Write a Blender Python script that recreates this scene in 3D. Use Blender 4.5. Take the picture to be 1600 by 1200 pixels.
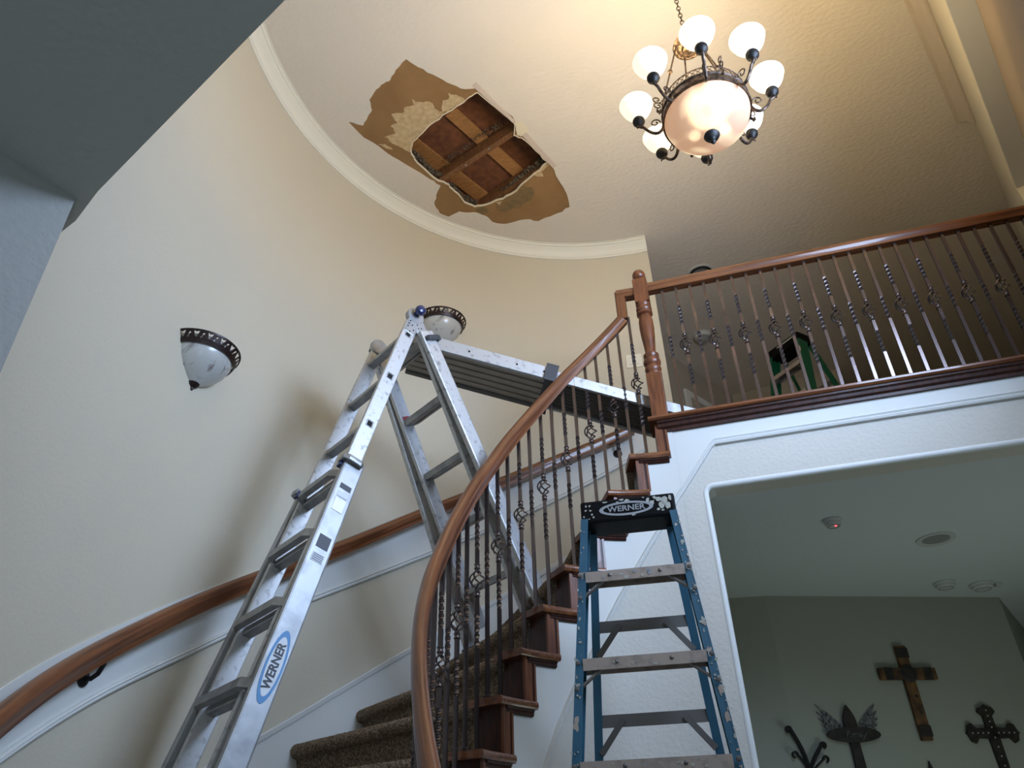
import bpy, bmesh, math, random
from mathutils import Vector, Matrix, geometry
random.seed(7)
PI = math.pi
V = Vector
C = bpy.context.scene.collection
for o in list(bpy.data.objects): bpy.data.objects.remove(o)

# ---------------------------------------------------------------- camera
F_PX = 1185.0
EYE = V((0, 0, 1.5))
zen = V((752. - 800, -1158. - 600, F_PX)).normalized()            # world up seen in camera axes (x right, y down, z ahead)
hd = (V((0, 0, 1)) - zen * zen.z).normalized()
rt = hd.cross(zen)
if rt.x < 0: rt = -rt
ya = math.radians(15.5)
AY = hd * math.cos(ya) + rt * math.sin(ya)
AX = rt * math.cos(ya) - hd * math.sin(ya)
def cam2world(c): return V((AX.dot(c), AY.dot(c), zen.dot(c)))
cx, cy, cz = cam2world(V((1, 0, 0))), cam2world(V((0, -1, 0))), cam2world(V((0, 0, -1)))
cam_d = bpy.data.cameras.new('camera'); cam = bpy.data.objects.new('camera', cam_d); C.objects.link(cam)
M = Matrix((cx, cy, cz)).transposed().to_4x4(); M.translation = EYE
cam.matrix_world = M
cam_d.sensor_width = 36; cam_d.lens = F_PX / 1600 * 36; cam_d.clip_start = .05
bpy.context.scene.camera = cam

# ---------------------------------------------------------------- world, lights, exposure
S = bpy.context.scene
S.view_settings.view_transform = 'Standard'; S.view_settings.look = 'None'
S.view_settings.gamma = 1; S.view_settings.use_curve_mapping = False
S.view_settings.exposure = 0.0
w = bpy.data.worlds.new('World'); S.world = w; w.use_nodes = True
w.node_tree.nodes['Background'].inputs[0].default_value = (.78, .92, 1, 1)
w.node_tree.nodes['Background'].inputs[1].default_value = .30
def area(name, loc, direction, sx, sy, power, col, spread=PI):
    d = bpy.data.lights.new(name, 'AREA'); d.shape = 'RECTANGLE'; d.size = sx; d.size_y = sy
    d.energy = power; d.color = col; d.spread = spread
    o = bpy.data.objects.new(name, d); C.objects.link(o); o.location = loc
    o.rotation_euler = V(direction).to_track_quat('-Z', 'Z').to_euler(); return o
rad_deg = math.radians
DB = V((.405, .914, 0)).normalized()          # run of the entry wall (wall_right)
NB = V((-DB.y, DB.x, 0))                      # its inward normal
B0 = V((1.747, 3.047, 0))
# daylight through the tall window of the entry wall
wc = B0 + DB * (-1.66)
area('window_daylight', (wc - NB * .095) + V((0, 0, 3.9)), NB + V((0, 0, -.12)), .86, 1.7, 98, (.52, .69, 1), rad_deg(155))
# daylight through the glazed front door, behind the camera to the right
area('door_daylight', V((1.0, -1.1, 1.25)), V((-.62, 1, .30)), .9, 2.0, 18, (.60, .82, 1))
# added upward fill in the back room, in place of floor bounce
area('back_room_fill', V((1.75, 3.95, .7)), V((-.35, .35, 1)), .9, .9, 8, (.78, .93, .88))

# ---------------------------------------------------------------- pixel to plane helpers (survey of the place)
def ray(px, py): return cam2world(V((px - 800., py - 600., F_PX))).normalized()
def onZ(px, py, z): d = ray(px, py); return EYE + d * ((z - EYE.z) / d.z)
def onY(px, py, y): d = ray(px, py); return EYE + d * (y / d.y)
def onP(px, py, p, n): d = ray(px, py); return EYE + d * ((p - EYE).dot(n) / d.dot(n))

# ---------------------------------------------------------------- materials
def lin(r, g, b):
    f = lambda c: (c / 255 / 12.92) if c / 255 <= .04045 else ((c / 255 + .055) / 1.055) ** 2.4
    return (f(r), f(g), f(b), 1)
def mat(name, col, rough=.6, metal=0, col2=None, nscale=8, bump=0, bscale=60, coat=0, emit=None, estr=0,
        stretch=(1, 1, 1), dist=0, spec=.5, lo=.35, hi=.65, detail=4, alpha_trans=0, attr=None):
    m = bpy.data.materials.new(name); m.use_nodes = True; nt = m.node_tree; N = nt.nodes; L = nt.links
    b = N['Principled BSDF']; b.inputs['Base Color'].default_value = col; b.inputs['Roughness'].default_value = rough
    b.inputs['Metallic'].default_value = metal; b.inputs['Coat Weight'].default_value = coat
    b.inputs['Specular IOR Level'].default_value = spec
    if alpha_trans: b.inputs['Transmission Weight'].default_value = alpha_trans
    tc = N.new('ShaderNodeTexCoord'); mp = N.new('ShaderNodeMapping'); mp.inputs['Scale'].default_value = stretch
    if attr:
        at = N.new('ShaderNodeAttribute'); at.attribute_name = attr; L.new(at.outputs['Vector'], mp.inputs['Vector'])
    else: L.new(tc.outputs['Object'], mp.inputs['Vector'])
    if col2:
        n = N.new('ShaderNodeTexNoise'); n.inputs['Scale'].default_value = nscale; n.inputs['Detail'].default_value = detail
        n.inputs['Distortion'].default_value = dist
        L.new(mp.outputs['Vector'], n.inputs['Vector'])
        r = N.new('ShaderNodeValToRGB'); r.color_ramp.elements[0].position = lo; r.color_ramp.elements[1].position = hi
        r.color_ramp.elements[0].color = col; r.color_ramp.elements[1].color = col2
        L.new(n.outputs['Fac'], r.inputs['Fac']); L.new(r.outputs['Color'], b.inputs['Base Color'])
    if bump:
        n = N.new('ShaderNodeTexNoise'); n.inputs['Scale'].default_value = bscale; n.inputs['Detail'].default_value = 3
        L.new(mp.outputs['Vector'], n.inputs['Vector'])
        bp = N.new('ShaderNodeBump'); bp.inputs['Strength'].default_value = bump; bp.inputs['Distance'].default_value = .01
        L.new(n.outputs['Fac'], bp.inputs['Height']); L.new(bp.outputs['Normal'], b.inputs['Normal'])
    if emit: b.inputs['Emission Color'].default_value = emit; b.inputs['Emission Strength'].default_value = estr
    return m
WALL = mat('wall_paint', (.61, .56, .445, 1), .75, bump=.12, bscale=70, spec=.25)
CEIL = mat('ceiling_paint', (.72, .665, .585, 1), .85, bump=.45, bscale=26, stretch=(1, 1.6, 1), spec=.15)
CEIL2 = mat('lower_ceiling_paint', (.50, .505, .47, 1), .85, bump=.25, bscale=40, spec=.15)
WHITE = mat('white_trim_paint', (.70, .71, .68, 1), .62, spec=.2)
CROWN = mat('crown_paint', (.80, .78, .68, 1), .5)
DRYW = mat('textured_drywall', (.62, .60, .54, 1), .8, bump=.22, bscale=60, spec=.2)
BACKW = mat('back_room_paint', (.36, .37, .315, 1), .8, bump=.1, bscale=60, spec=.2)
WOOD = mat('mahogany', (.21, .068, .025, 1), .38, col2=(.10, .030, .012, 1), nscale=9, stretch=(6, 6, .8), coat=.15, dist=.4)
WOODX = mat('mahogany_rail', (.215, .076, .028, 1), .30, col2=(.085, .026, .011, 1), nscale=1.0, stretch=(2.5, 90, 90), coat=.35, dist=.3, lo=.38, hi=.66, attr='grain')
DWOOD = mat('dark_mahogany', (.062, .019, .011, 1), .42, col2=(.030, .010, .007, 1), nscale=12, stretch=(5, 5, .8), coat=.05, spec=.3)
IRON = mat('wrought_iron', (.15, .12, .115, 1), .22, .85)
DIRON = mat('black_iron', (.010, .009, .009, 1), .5, .4)
BRONZE = mat('aged_bronze', (.14, .095, .07, 1), .4, .8, col2=(.03, .022, .018, 1), nscale=60)
ALU = mat('aluminium', (.42, .43, .44, 1), .48, .65, col2=(.31, .32, .33, 1), nscale=14, bump=.06, bscale=30, lo=.45, hi=.7)
ALUS = mat('scuffed_aluminium', (.58, .585, .59, 1), .5, .55, col2=(.30, .30, .30, 1), nscale=38, lo=.55, hi=.72, detail=9)
ALUD = mat('dull_aluminium', (.40, .40, .40, 1), .45, .75, col2=(.28, .28, .28, 1), nscale=18)
HOLE = mat('hole_dark', (.004, .004, .005, 1), .8)
BLUEP = mat('blue_plastic', (.012, .025, .11, 1), .28, coat=.3)
GREYP = mat('dark_grey_plastic', (.05, .055, .065, 1), .4)
CARPET = mat('carpet', (.36, .275, .195, 1), .95, col2=(.12, .085, .055, 1), nscale=110, bump=1, bscale=120, spec=.05, lo=.34, hi=.62)
BLUEF = mat('blue_fibreglass', (.012, .075, .125, 1), .45, col2=(.02, .10, .16, 1), nscale=6)
STEPA = mat('worn_step_metal', (.40, .33, .28, 1), .55, .35, col2=(.26, .21, .18, 1), nscale=30, lo=.5, hi=.75)
STEPD = mat('dark_step_metal', (.14, .13, .12, 1), .55, .4)
SPLAT = mat('dried_paint_splatter', (.42, .42, .37, 1), .7)
TANSPL = mat('dried_tan_paint', (.42, .34, .28, 1), .7)
BLACKP = mat('black_plastic_cap', (.003, .003, .0035, 1), .6, spec=.12)
GREYTX = mat('worn_grey_print', (.30, .31, .32, 1), .6)
GREENF = mat('green_fibreglass', (.003, .085, .038, 1), .45)
PAPER = mat('torn_drywall_paper', (.30, .175, .072, 1), .85, col2=(.25, .14, .055, 1), nscale=5, bump=.15, bscale=50)
GYPS = mat('bare_gypsum', (.60, .47, .28, 1), .9, col2=(.48, .35, .19, 1), nscale=30, bump=.3, bscale=60)
MOULD = mat('green_mould', (.235, .145, .062, 1), .9, col2=(.15, .115, .052, 1), nscale=22)
GEDGE = mat('gypsum_edge', (.75, .68, .52, 1), .85)
JOIST = mat('joist_lumber', (.21, .095, .033, 1), .7, col2=(.13, .055, .02, 1), nscale=14, stretch=(6, 1, 1))
PURL = mat('pale_lumber', (.38, .19, .06, 1), .7, col2=(.27, .125, .038, 1), nscale=14, stretch=(1, 5, 1))
DECK = mat('roof_board', (.17, .062, .022, 1), .85, col2=(.10, .035, .014, 1), nscale=22)
INSUL = mat('grey_insulation', (.13, .10, .065, 1), .95, col2=(.06, .045, .03, 1), nscale=60, bump=1, bscale=90)
ALAB = mat('alabaster_glass', (.50, .50, .48, 1), .25, col2=(.22, .19, .18, 1), nscale=9, dist=2.5, lo=.55, hi=.72, coat=.3)
SBAND = mat('oiled_bronze_band', (.022, .009, .008, 1), .4, .3)
SHADE = mat('lit_shade_glass', (.9, .85, .75, 1), .3, emit=(1, .86, .62, 1), estr=1.0)
BULB = mat('glowing_bulb', (1, .95, .85, 1), .3, emit=(1, .88, .66, 1), estr=14)
SWITCH = mat('ivory_switch', (.80, .77, .66, 1), .4)
DETW = mat('white_plastic', (.55, .56, .54, 1), .5)
DETD = mat('grey_can_inside', (.26, .27, .265, 1), .6)
RED = mat('red_led', (.8, .05, .08, 1), .5, emit=(1, .08, .12, 1), estr=2.5)
GLASS = mat('window_glass', (.9, .95, 1, 1), .05, alpha_trans=1, spec=.5)
SHADEF = mat('tan_window_shade', (.36, .28, .20, 1), .9, bump=.2, bscale=50)
CRW = mat('barrel_wood', (.20, .10, .035, 1), .8, col2=(.05, .025, .012, 1), nscale=14)
CRD = mat('dark_carved_wood', (.012, .010, .009, 1), .6, col2=(.035, .026, .02, 1), nscale=30)
PEWT = mat('pewter', (.30, .30, .30, 1), .4, .7, col2=(.06, .06, .06, 1), nscale=70)
STKW = mat('white_sticker', (.72, .76, .80, 1), .5)
STKB = mat('blue_sticker', (.10, .28, .55, 1), .5)
STKK = mat('dark_sticker_print', (.04, .045, .06, 1), .5)
STKR = mat('red_sticker_print', (.35, .06, .07, 1), .5)
# bowl glass: lit from the lamps inside, mottled
def lit_bowl():
    m = mat('lit_alabaster', (.42, .28, .19, 1), .35)
    nt = m.node_tree; N = nt.nodes; L = nt.links; b = N['Principled BSDF']
    tc = N.new('ShaderNodeTexCoord'); n = N.new('ShaderNodeTexNoise'); n.inputs['Scale'].default_value = 4.5; n.inputs['Detail'].default_value = 0.5; n.inputs['Distortion'].default_value = 1.2
    L.new(tc.outputs['Object'], n.inputs['Vector'])
    r = N.new('ShaderNodeValToRGB'); r.color_ramp.elements[0].color = (.55, .31, .18, 1); r.color_ramp.elements[1].color = (1.3, 1.0, .62, 1)
    r.color_ramp.elements[0].position = .44; r.color_ramp.elements[1].position = .62
    L.new(n.outputs['Fac'], r.inputs['Fac']); L.new(r.outputs['Color'], b.inputs['Emission Color'])
    b.inputs['Emission Strength'].default_value = .78; b.inputs['Transmission Weight'].default_value = .08
    return m
BOWL = lit_bowl()

# ---------------------------------------------------------------- mesh helpers
def nrm(v): return V(v).normalized()
class MB:
    def __init__(s): s.v = []; s.f = []; s.g = {}
    def add(s, vs, fs):
        k = len(s.v); s.v += [V(a) for a in vs]; s.f += [tuple(i + k for i in f) for f in fs]; return s
    def obox(s, c, a, b, d):      # box from centre and three half vectors
        c, a, b, d = V(c), V(a), V(b), V(d)
        vs = [c + a * i + b * j + d * k for i in (-1, 1) for j in (-1, 1) for k in (-1, 1)]
        return s.add(vs, [(0, 1, 3, 2), (4, 6, 7, 5), (0, 4, 5, 1), (2, 3, 7, 6), (0, 2, 6, 4), (1, 5, 7, 3)])
    def box(s, x0, x1, y0, y1, z0, z1):
        return s.obox(((x0 + x1) / 2, (y0 + y1) / 2, (z0 + z1) / 2), ((x1 - x0) / 2, 0, 0), (0, (y1 - y0) / 2, 0), (0, 0, (z1 - z0) / 2))
    def beam(s, p, q, wdir, w, h):   # w along wdir, h across
        p, q = V(p), V(q); a = (q - p); t = a.normalized(); wd = V(wdir); wd = (wd - t * wd.dot(t)).normalized(); hd_ = t.cross(wd)
        return s.obox((p + q) / 2, a / 2, wd * w / 2, hd_ * h / 2)
    def sweep(s, path, prof, ups=None, outs=None, closed=True, cap=True):
        # prof: list of (a,b): a along 'out', b along 'up'
        n = len(prof); k0 = len(s.v); m = len(path)
        run = 0
        for i, p in enumerate(path):
            if i: run += (V(path[i]) - V(path[i - 1])).length
            if outs is not None: o = outs[i]; u = ups[i] if ups else V((0, 0, 1))
            else:
                t = (V(path[min(i + 1, m - 1)]) - V(path[max(i - 1, 0)])).normalized()
                u0 = ups[i] if ups else V((0, 0, 1)); o = t.cross(u0).normalized(); u = o.cross(t)
            for a, b in prof: s.g[len(s.v)] = (run, a, b); s.v.append(V(p) + o * a + u * b)
        for i in range(m - 1):
            for j in range(n if closed else n - 1):
                j2 = (j + 1) % n
                s.f.append((k0 + i * n + j, k0 + i * n + j2, k0 + (i + 1) * n + j2, k0 + (i + 1) * n + j))
        if cap and closed:
            s.f.append(tuple(k0 + j for j in range(n))[::-1]); s.f.append(tuple(k0 + (m - 1) * n + j for j in range(n)))
        return s
    def tube(s, pts, r, n=8, cap=True):
        pts = [V(p) for p in pts]; m = len(pts); rs = r if isinstance(r, (list, tuple)) else [r] * m
        t = (pts[1] - pts[0]).normalized(); u = t.orthogonal().normalized(); k0 = len(s.v)
        for i, p in enumerate(pts):
            t = (pts[min(i + 1, m - 1)] - pts[max(i - 1, 0)]).normalized()
            u = (u - t * u.dot(t)).normalized(); w_ = t.cross(u)
            for j in range(n):
                a = 2 * PI * j / n; s.v.append(p + (u * math.cos(a) + w_ * math.sin(a)) * rs[i])
        for i in range(m - 1):
            for j in range(n):
                j2 = (j + 1) % n
                s.f.append((k0 + i * n + j, k0 + i * n + j2, k0 + (i + 1) * n + j2, k0 + (i + 1) * n + j))
        if cap: s.f.append(tuple(k0 + j for j in range(n))[::-1]); s.f.append(tuple(k0 + (m - 1) * n + j for j in range(n)))
        return s
    def lathe(s, prof, org, n=24, axis=(0, 0, 1), a0=0, a1=2 * PI, xdir=None):
        org = V(org); ax = nrm(axis); x = V(xdir).normalized() if xdir is not None else ax.orthogonal().normalized(); y = ax.cross(x)
        full = abs(a1 - a0 - 2 * PI) < 1e-6; m = n if full else n + 1; k0 = len(s.v); L = len(prof)
        for j in range(m):
            a = a0 + (a1 - a0) * j / n
            for r, z in prof: s.v.append(org + ax * z + (x * math.cos(a) + y * math.sin(a)) * r)
        for j in range(n):
            j2 = (j + 1) % m
            for i in range(L - 1): s.f.append((k0 + j * L + i, k0 + j2 * L + i, k0 + j2 * L + i + 1, k0 + j * L + i + 1))
        return s
    def prism(s, poly, ext):      # poly: list of 3d points, ext: vector
        n = len(poly); e = V(ext); vs = [V(p) for p in poly] + [V(p) + e for p in poly]
        tri = geometry.tessellate_polygon([[V(p) for p in poly]])
        fs = [tuple(t) for t in tri] + [tuple(i + n for i in t)[::-1] for t in tri]
        fs += [(i, (i + 1) % n, (i + 1) % n + n, i + n) for i in range(n)]
        return s.add(vs, fs)
    def build(s, name, m, parent=None, smooth=False, auto=None, base=None, bev=0):
        me = bpy.data.meshes.new(name)
        if parent is not None:
            off = V(parent['_org'])
        else:
            if base is None:
                xs = [a.x for a in s.v]; ys = [a.y for a in s.v]; zs = [a.z for a in s.v]
                base = V(((min(xs) + max(xs)) / 2, (min(ys) + max(ys)) / 2, min(zs)))
            off = V(base)
        me.from_pydata([a - off for a in s.v], [], s.f); me.update()
        if m.name.startswith('mahogany_rail'):
            at = me.attributes.new('grain', 'FLOAT_VECTOR', 'POINT')
            for i, p in enumerate(s.v): at.data[i].vector = s.g.get(i, (p.x, p.y, p.z))
        bm = bmesh.new(); bm.from_mesh(me); bmesh.ops.recalc_face_normals(bm, faces=bm.faces)
        if bev: bmesh.ops.bevel(bm, geom=[e for e in bm.edges if len(e.link_faces) == 2 and e.calc_face_angle(0) > .5], offset=bev, segments=2, affect='EDGES', profile=.6)
        bm.to_mesh(me); bm.free()
        if smooth:
            me.polygons.foreach_set('use_smooth', [True] * len(me.polygons))
            me.set_sharp_from_angle(angle=auto or math.radians(40))
        me.materials.append(m)
        o = bpy.data.objects.new(name, me); C.objects.link(o); o['_org'] = tuple(off)
        if parent is not None: o.parent = parent
        else: o.location = off
        return o
def tag(o, label, cat, group=None):
    o['label'] = label; o['category'] = cat
    if group: o['group'] = group
    return o
def thing(name, loc, label, cat, group=None):
    o = bpy.data.objects.new(name, None); C.objects.link(o); o.location = V(loc); o['_org'] = tuple(V(loc)); o.empty_display_size = .1
    return tag(o, label, cat, group)
def st(o): o['kind'] = 'structure'; return o
def text_mesh(txt, size, m, org, xd, yd, parent, name='lettering', depth=.0006, bold=.0, squash=1, shear=0, align='CENTER'):
    cu = bpy.data.curves.new(name, 'FONT'); cu.body = txt; cu.size = size; cu.extrude = depth; cu.offset = bold; cu.shear = shear
    cu.align_x = align; cu.align_y = 'CENTER'
    tmp = bpy.data.objects.new('tmp_text', cu); C.objects.link(tmp)
    dg = bpy.context.evaluated_depsgraph_get(); me = bpy.data.meshes.new_from_object(tmp.evaluated_get(dg))
    bpy.data.objects.remove(tmp)
    xd, yd = nrm(xd), nrm(yd); zd = xd.cross(yd); off = V(parent['_org'])
    for v in me.vertices:
        c = v.co.copy(); v.co = V(org) - off + xd * c.x * squash + yd * c.y + zd * c.z
    me.materials.clear(); me.materials.append(m); me.name = name
    o = bpy.data.objects.new(name, me); C.objects.link(o); o.parent = parent; o['_org'] = tuple(off); return o
rad = math.radians

# ================================================================ SETTING
ZC = 5.9; ZF = 3.43; RISE = .19
CO = V((-.12, 2.555, 0)); RO = 2.10           # curved wall
CI = V((-.11, 2.49, 0)); RI = .80             # open side of the stair
YB = 3.30                                     # balcony face
def cyl(c, r, deg, z=0): a = rad(deg); return V((c.x + r * math.cos(a), c.y + r * math.sin(a), z))
def er(deg): a = rad(deg); return V((math.cos(a), math.sin(a), 0))

st(MB().box(-6, 6, -4.5, 9, -.1, 0).build('floor', mat('floor_tile', (.30, .25, .20, 1), .4, col2=(.22, .18, .15, 1), nscale=3)))
# curved wall, two skins
mb = MB(); TH0, TH1 = 90, 229; n = 90
for i in range(n + 1):
    d = TH0 + (TH1 - TH0) * i / n
    mb.v += [cyl(CO, RO, d, 0), cyl(CO, RO, d, ZC), cyl(CO, RO + .12, d, ZC), cyl(CO, RO + .12, d, 0)]
for i in range(n):
    for j in range(4): mb.f.append((i * 4 + j, i * 4 + (j + 1) % 4, i * 4 + 4 + (j + 1) % 4, i * 4 + 4 + j))
mb.f += [(0, 1, 2, 3), (n * 4 + 3, n * 4 + 2, n * 4 + 1, n * 4)]
st(mb.build('wall_curved', WALL, smooth=True))
# hall walls upstairs
def wallseg(mb, p, q, z0, z1, t=.1):
    p, q = V((p[0], p[1], 0)), V((q[0], q[1], 0)); nn = (q - p).normalized().cross(V((0, 0, 1)))
    mb.obox((p + q) / 2 + nn * t / 2 + V((0, 0, (z0 + z1) / 2)), (q - p) / 2, nn * t / 2, V((0, 0, (z1 - z0) / 2)))
HW = [(-.17, 4.80), (-.18, 6.19), (.44, 7.24), (1.50, 7.09), (1.75, 9.6), (4.9, 9.6)]
HALL = mat('hall_paint_shaded', (.40, .37, .31, 1), .8, bump=.1, bscale=60, spec=.2)  # same paint as the other walls, darkened to imitate weak hall light
mb = MB()
for a, b in zip(HW[:1], HW[1:2]): wallseg(mb, b, a, ZF, ZC)
wallseg(mb, HW[2], HW[1], ZF, ZC)
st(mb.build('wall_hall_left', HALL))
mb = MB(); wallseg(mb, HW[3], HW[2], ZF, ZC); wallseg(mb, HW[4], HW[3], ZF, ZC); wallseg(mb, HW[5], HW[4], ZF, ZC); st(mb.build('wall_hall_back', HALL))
# hall door frame seen at the far left corner
hd0 = V((-.18, 6.19, 0)); hd1 = V((.44, 7.24, 0)); hdr = (hd1 - hd0).normalized(); hdn = V((hdr.y, -hdr.x, 0))
mb = MB()
for s_ in (.30, 1.02): mb.obox(hd0 + hdr * s_ + hdn * .012 + V((0, 0, ZF + 1.03)), hdr * .035, hdn * .012, V((0, 0, 1.03)))
mb.obox(hd0 + hdr * .66 + hdn * .012 + V((0, 0, ZF + 2.095)), hdr * .395, hdn * .012, V((0, 0, .035)))
df = st(mb.build('trim_4', WHITE))
mb = MB().obox(hd0 + hdr * .66 + hdn * .006 + V((0, 0, ZF + 1.03)), hdr * .325, hdn * .006, V((0, 0, 1.03)))
dd = st(mb.build('door_1', HALL))
# upper floor slab
slab = [(-.14, YB + .02), (3.3, YB + .02), (4.9, 9.7), (1.6, 9.7), (1.5, 7.6), (.2, 7.6), (-.3, 6.6), (-.22, 4.7)]
st(MB().prism([V((x, y, 3.13)) for x, y in slab], (0, 0, ZF - 3.13 - .012)).build('floor_upper', CARPET))

# entry wall (wall_right) with tall window opening
S0, S1 = -3.2, 7.6; WS0, WS1, WZ0, WZ1 = -2.15, 1.0, 2.2, 5.04
mb = MB()
def wb(s0, s1, z0, z1, d0=0, d1=.16, m=None):
    (m or mb).obox(B0 + DB * (s0 + s1) / 2 - NB * (d0 + d1) / 2 + V((0, 0, (z0 + z1) / 2)), DB * (s1 - s0) / 2, NB * (d1 - d0) / 2, V((0, 0, (z1 - z0) / 2)))
wb(S0, S1, 0, WZ0); wb(S0, S1, WZ1, ZC); wb(S0, WS0, WZ0, WZ1); wb(WS1, S1, WZ0, WZ1)
st(mb.build('wall_right', WALL))
win = MB(); wb(WS0, WS0 + .05, WZ0, WZ1, .12, .16, win); wb(WS1 - .05, WS1, WZ0, WZ1, .125, .16, win); wb(WS0, WS1, WZ0, WZ0 + .05, .12, .16, win)
wb(-1.25, -1.17, WZ0, WZ1 - .02, .125, .16, win)
wobj = st(win.build('window_1', WHITE))
g = MB(); wb(WS0, -1.25, WZ0 + .05, WZ1 - .02, .14, .145, g); wb(-1.17, WS1, WZ0 + .05, 3.6, .14, .145, g); g.build('pane', GLASS, wobj)
g = MB(); wb(WS0, WS1, WZ1 - .012, WZ1 - .001, .002, .115, g); g.build('head_reveal', WHITE, wobj)
g = MB(); wb(-1.165, WS1 - .002, 3.6, WZ1 - .014, .112, .12, g)
g.build('window_shade', SHADEF, wobj)

# lower ceiling slab over the camera and left wall
E0 = V((-1.53, 1.087, 0)); E1 = V((-1.40, 1.019, 0)); E2 = V((-.665, .706, 0)); ed = (E2 - E1).normalized()
E3 = E2 + ed * 1.35
sof = [E0 - V((.9, -.30, 0)), E0, E1, E2, E3, V((3.4, -.6, 0)), V((3.4, -4.2, 0)), V((-4.8, -4.2, 0)), V((-4.8, .9, 0))]
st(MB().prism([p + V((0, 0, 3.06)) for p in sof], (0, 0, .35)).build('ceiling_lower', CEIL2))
mb = MB()
for a, b in ((E0, E1), (E1, E2), (E2, E3)): wallseg(mb, (b.x, b.y), (a.x, a.y), 3.41, ZC, -.1)
st(mb.build('wall_front', WALL))
J = V((-1.471, 1.021, 0))
jd = V((-.35, -.93, 0)).normalized(); jn = V((jd.y, -jd.x, 0))
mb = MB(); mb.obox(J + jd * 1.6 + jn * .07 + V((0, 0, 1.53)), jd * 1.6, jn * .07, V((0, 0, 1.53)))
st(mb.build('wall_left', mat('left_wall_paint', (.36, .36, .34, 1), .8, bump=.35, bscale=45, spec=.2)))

# balcony wall with the wide opening to the back room
OX, OZ, XR = -.007, 3.045, 1.90
mb = MB()
a0 = math.degrees(math.acos(0.0))
def flat_face(mb, y0, y1):
    mb.box(CI.x, OX, y0, y1, 0, OZ)
    mb.box(CI.x, XR + .4, y0, y1, OZ, 3.37)
flat_face(mb, YB, YB + .14)
mb.box(XR - .02, XR + .5, YB, YB + .14, 0, OZ)
wbal = st(mb.build('wall_balcony', DRYW, bev=0))
# rounded bullnose on the opening's edges
mb = MB(); pr = [(.0 + .018 * math.cos(a), .018 * math.sin(a)) for a in [2 * PI * i / 10 for i in range(10)]]
pts = [V((OX - .002, YB + .012, 0)), V((OX - .002, YB + .012, OZ - .05))] + [V((OX + .038 - .040 * math.cos(rad_), YB + .012, OZ - .038 + .040 * math.sin(rad_))) for rad_ in (0, .3, .6, .9, 1.2, 1.5708)] + [V((XR, YB + .012, OZ + .002))]
mb.prism([V((OX - .002, YB + .006, OZ - .05)), V((OX - .002, YB + .006, OZ + .004)), V((OX + .06, YB + .006, OZ + .004)), V((OX + .02, YB + .006, OZ - .008))], (0, .12, 0))
mb.tube(pts, .016, 10); st(mb.build('trim_5', mat('bullnose_paint', (.72, .74, .72, 1), .5), smooth=True))

# back room under the balcony
BR = [(-.13, 3.44), (-.16, 4.99), (.238, 5.049), (1.714, 5.622), (2.35, 7.2), (4.2, 7.2)]
mb = MB()
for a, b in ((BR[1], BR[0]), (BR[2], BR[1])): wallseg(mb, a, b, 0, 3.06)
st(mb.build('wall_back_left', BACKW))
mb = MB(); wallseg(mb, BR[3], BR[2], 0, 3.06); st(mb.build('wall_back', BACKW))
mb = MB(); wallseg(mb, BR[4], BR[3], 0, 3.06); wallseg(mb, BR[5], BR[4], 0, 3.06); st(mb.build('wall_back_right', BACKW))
bc = [(-.12, YB + .13), (3.9, YB + .13), (4.3, 7.3), (-.3, 7.3)]
st(MB().prism([V((x, y, 3.05)) for x, y in bc], (0, 0, .07)).build('ceiling_back_room', mat('back_ceiling_paint', (.62, .66, .66, 1), .85, bump=.2, bscale=40)))

# main ceiling with the torn hole: crop coordinates of the damage -> ceiling plane
def K(x, y, z=ZC): return onZ(500 + x * .275, 60 + y * .275, z)
def rough(pts, amp=4, sub=3, seed=1):
    rnd = random.Random(seed); out = []
    for i, p in enumerate(pts):
        q = pts[(i + 1) % len(pts)]
        for k in range(sub):
            t = k / sub; x = p[0] + (q[0] - p[0]) * t; y = p[1] + (q[1] - p[1]) * t
            if k: x += rnd.uniform(-amp, amp); y += rnd.uniform(-amp, amp)
            out.append((x, y))
    return out
OUT_ = [(490, 118), (560, 165), (640, 205), (720, 250), (800, 285), (868, 286), (905, 292), (1010, 378), (1095, 445), (1122, 490), (1118, 540), (1152, 552),
        (1240, 632), (1312, 700), (1340, 780), (1400, 880), (1418, 960), (1350, 995), (1240, 1040), (1170, 1030), (1060, 1055), (980, 1045), (940, 1010), (880, 990),
        (790, 985), (730, 1015), (680, 995), (650, 945), (660, 890), (685, 838), (625, 802), (540, 748), (410, 672), (330, 612), (250, 566), (160, 475), (245, 495),
        (270, 450), (295, 410), (280, 350), (320, 290), (365, 255), (400, 235), (430, 180)]
HOLE_ = [(895, 305), (1000, 390), (1080, 455), (1110, 490), (1105, 550), (1150, 565), (1230, 640), (1298, 705), (1220, 770), (1150, 830), (1100, 880),
         (1040, 915), (940, 950), (880, 960), (820, 935), (760, 870), (730, 835), (692, 818), (640, 792), (590, 745), (535, 690), (514, 640), (522, 590),
         (580, 535), (650, 470), (720, 420), (800, 370), (850, 330)]
OUTR = rough(OUT_, 4, 3, 3); HOLR = rough(HOLE_, 4, 3, 5)
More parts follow.
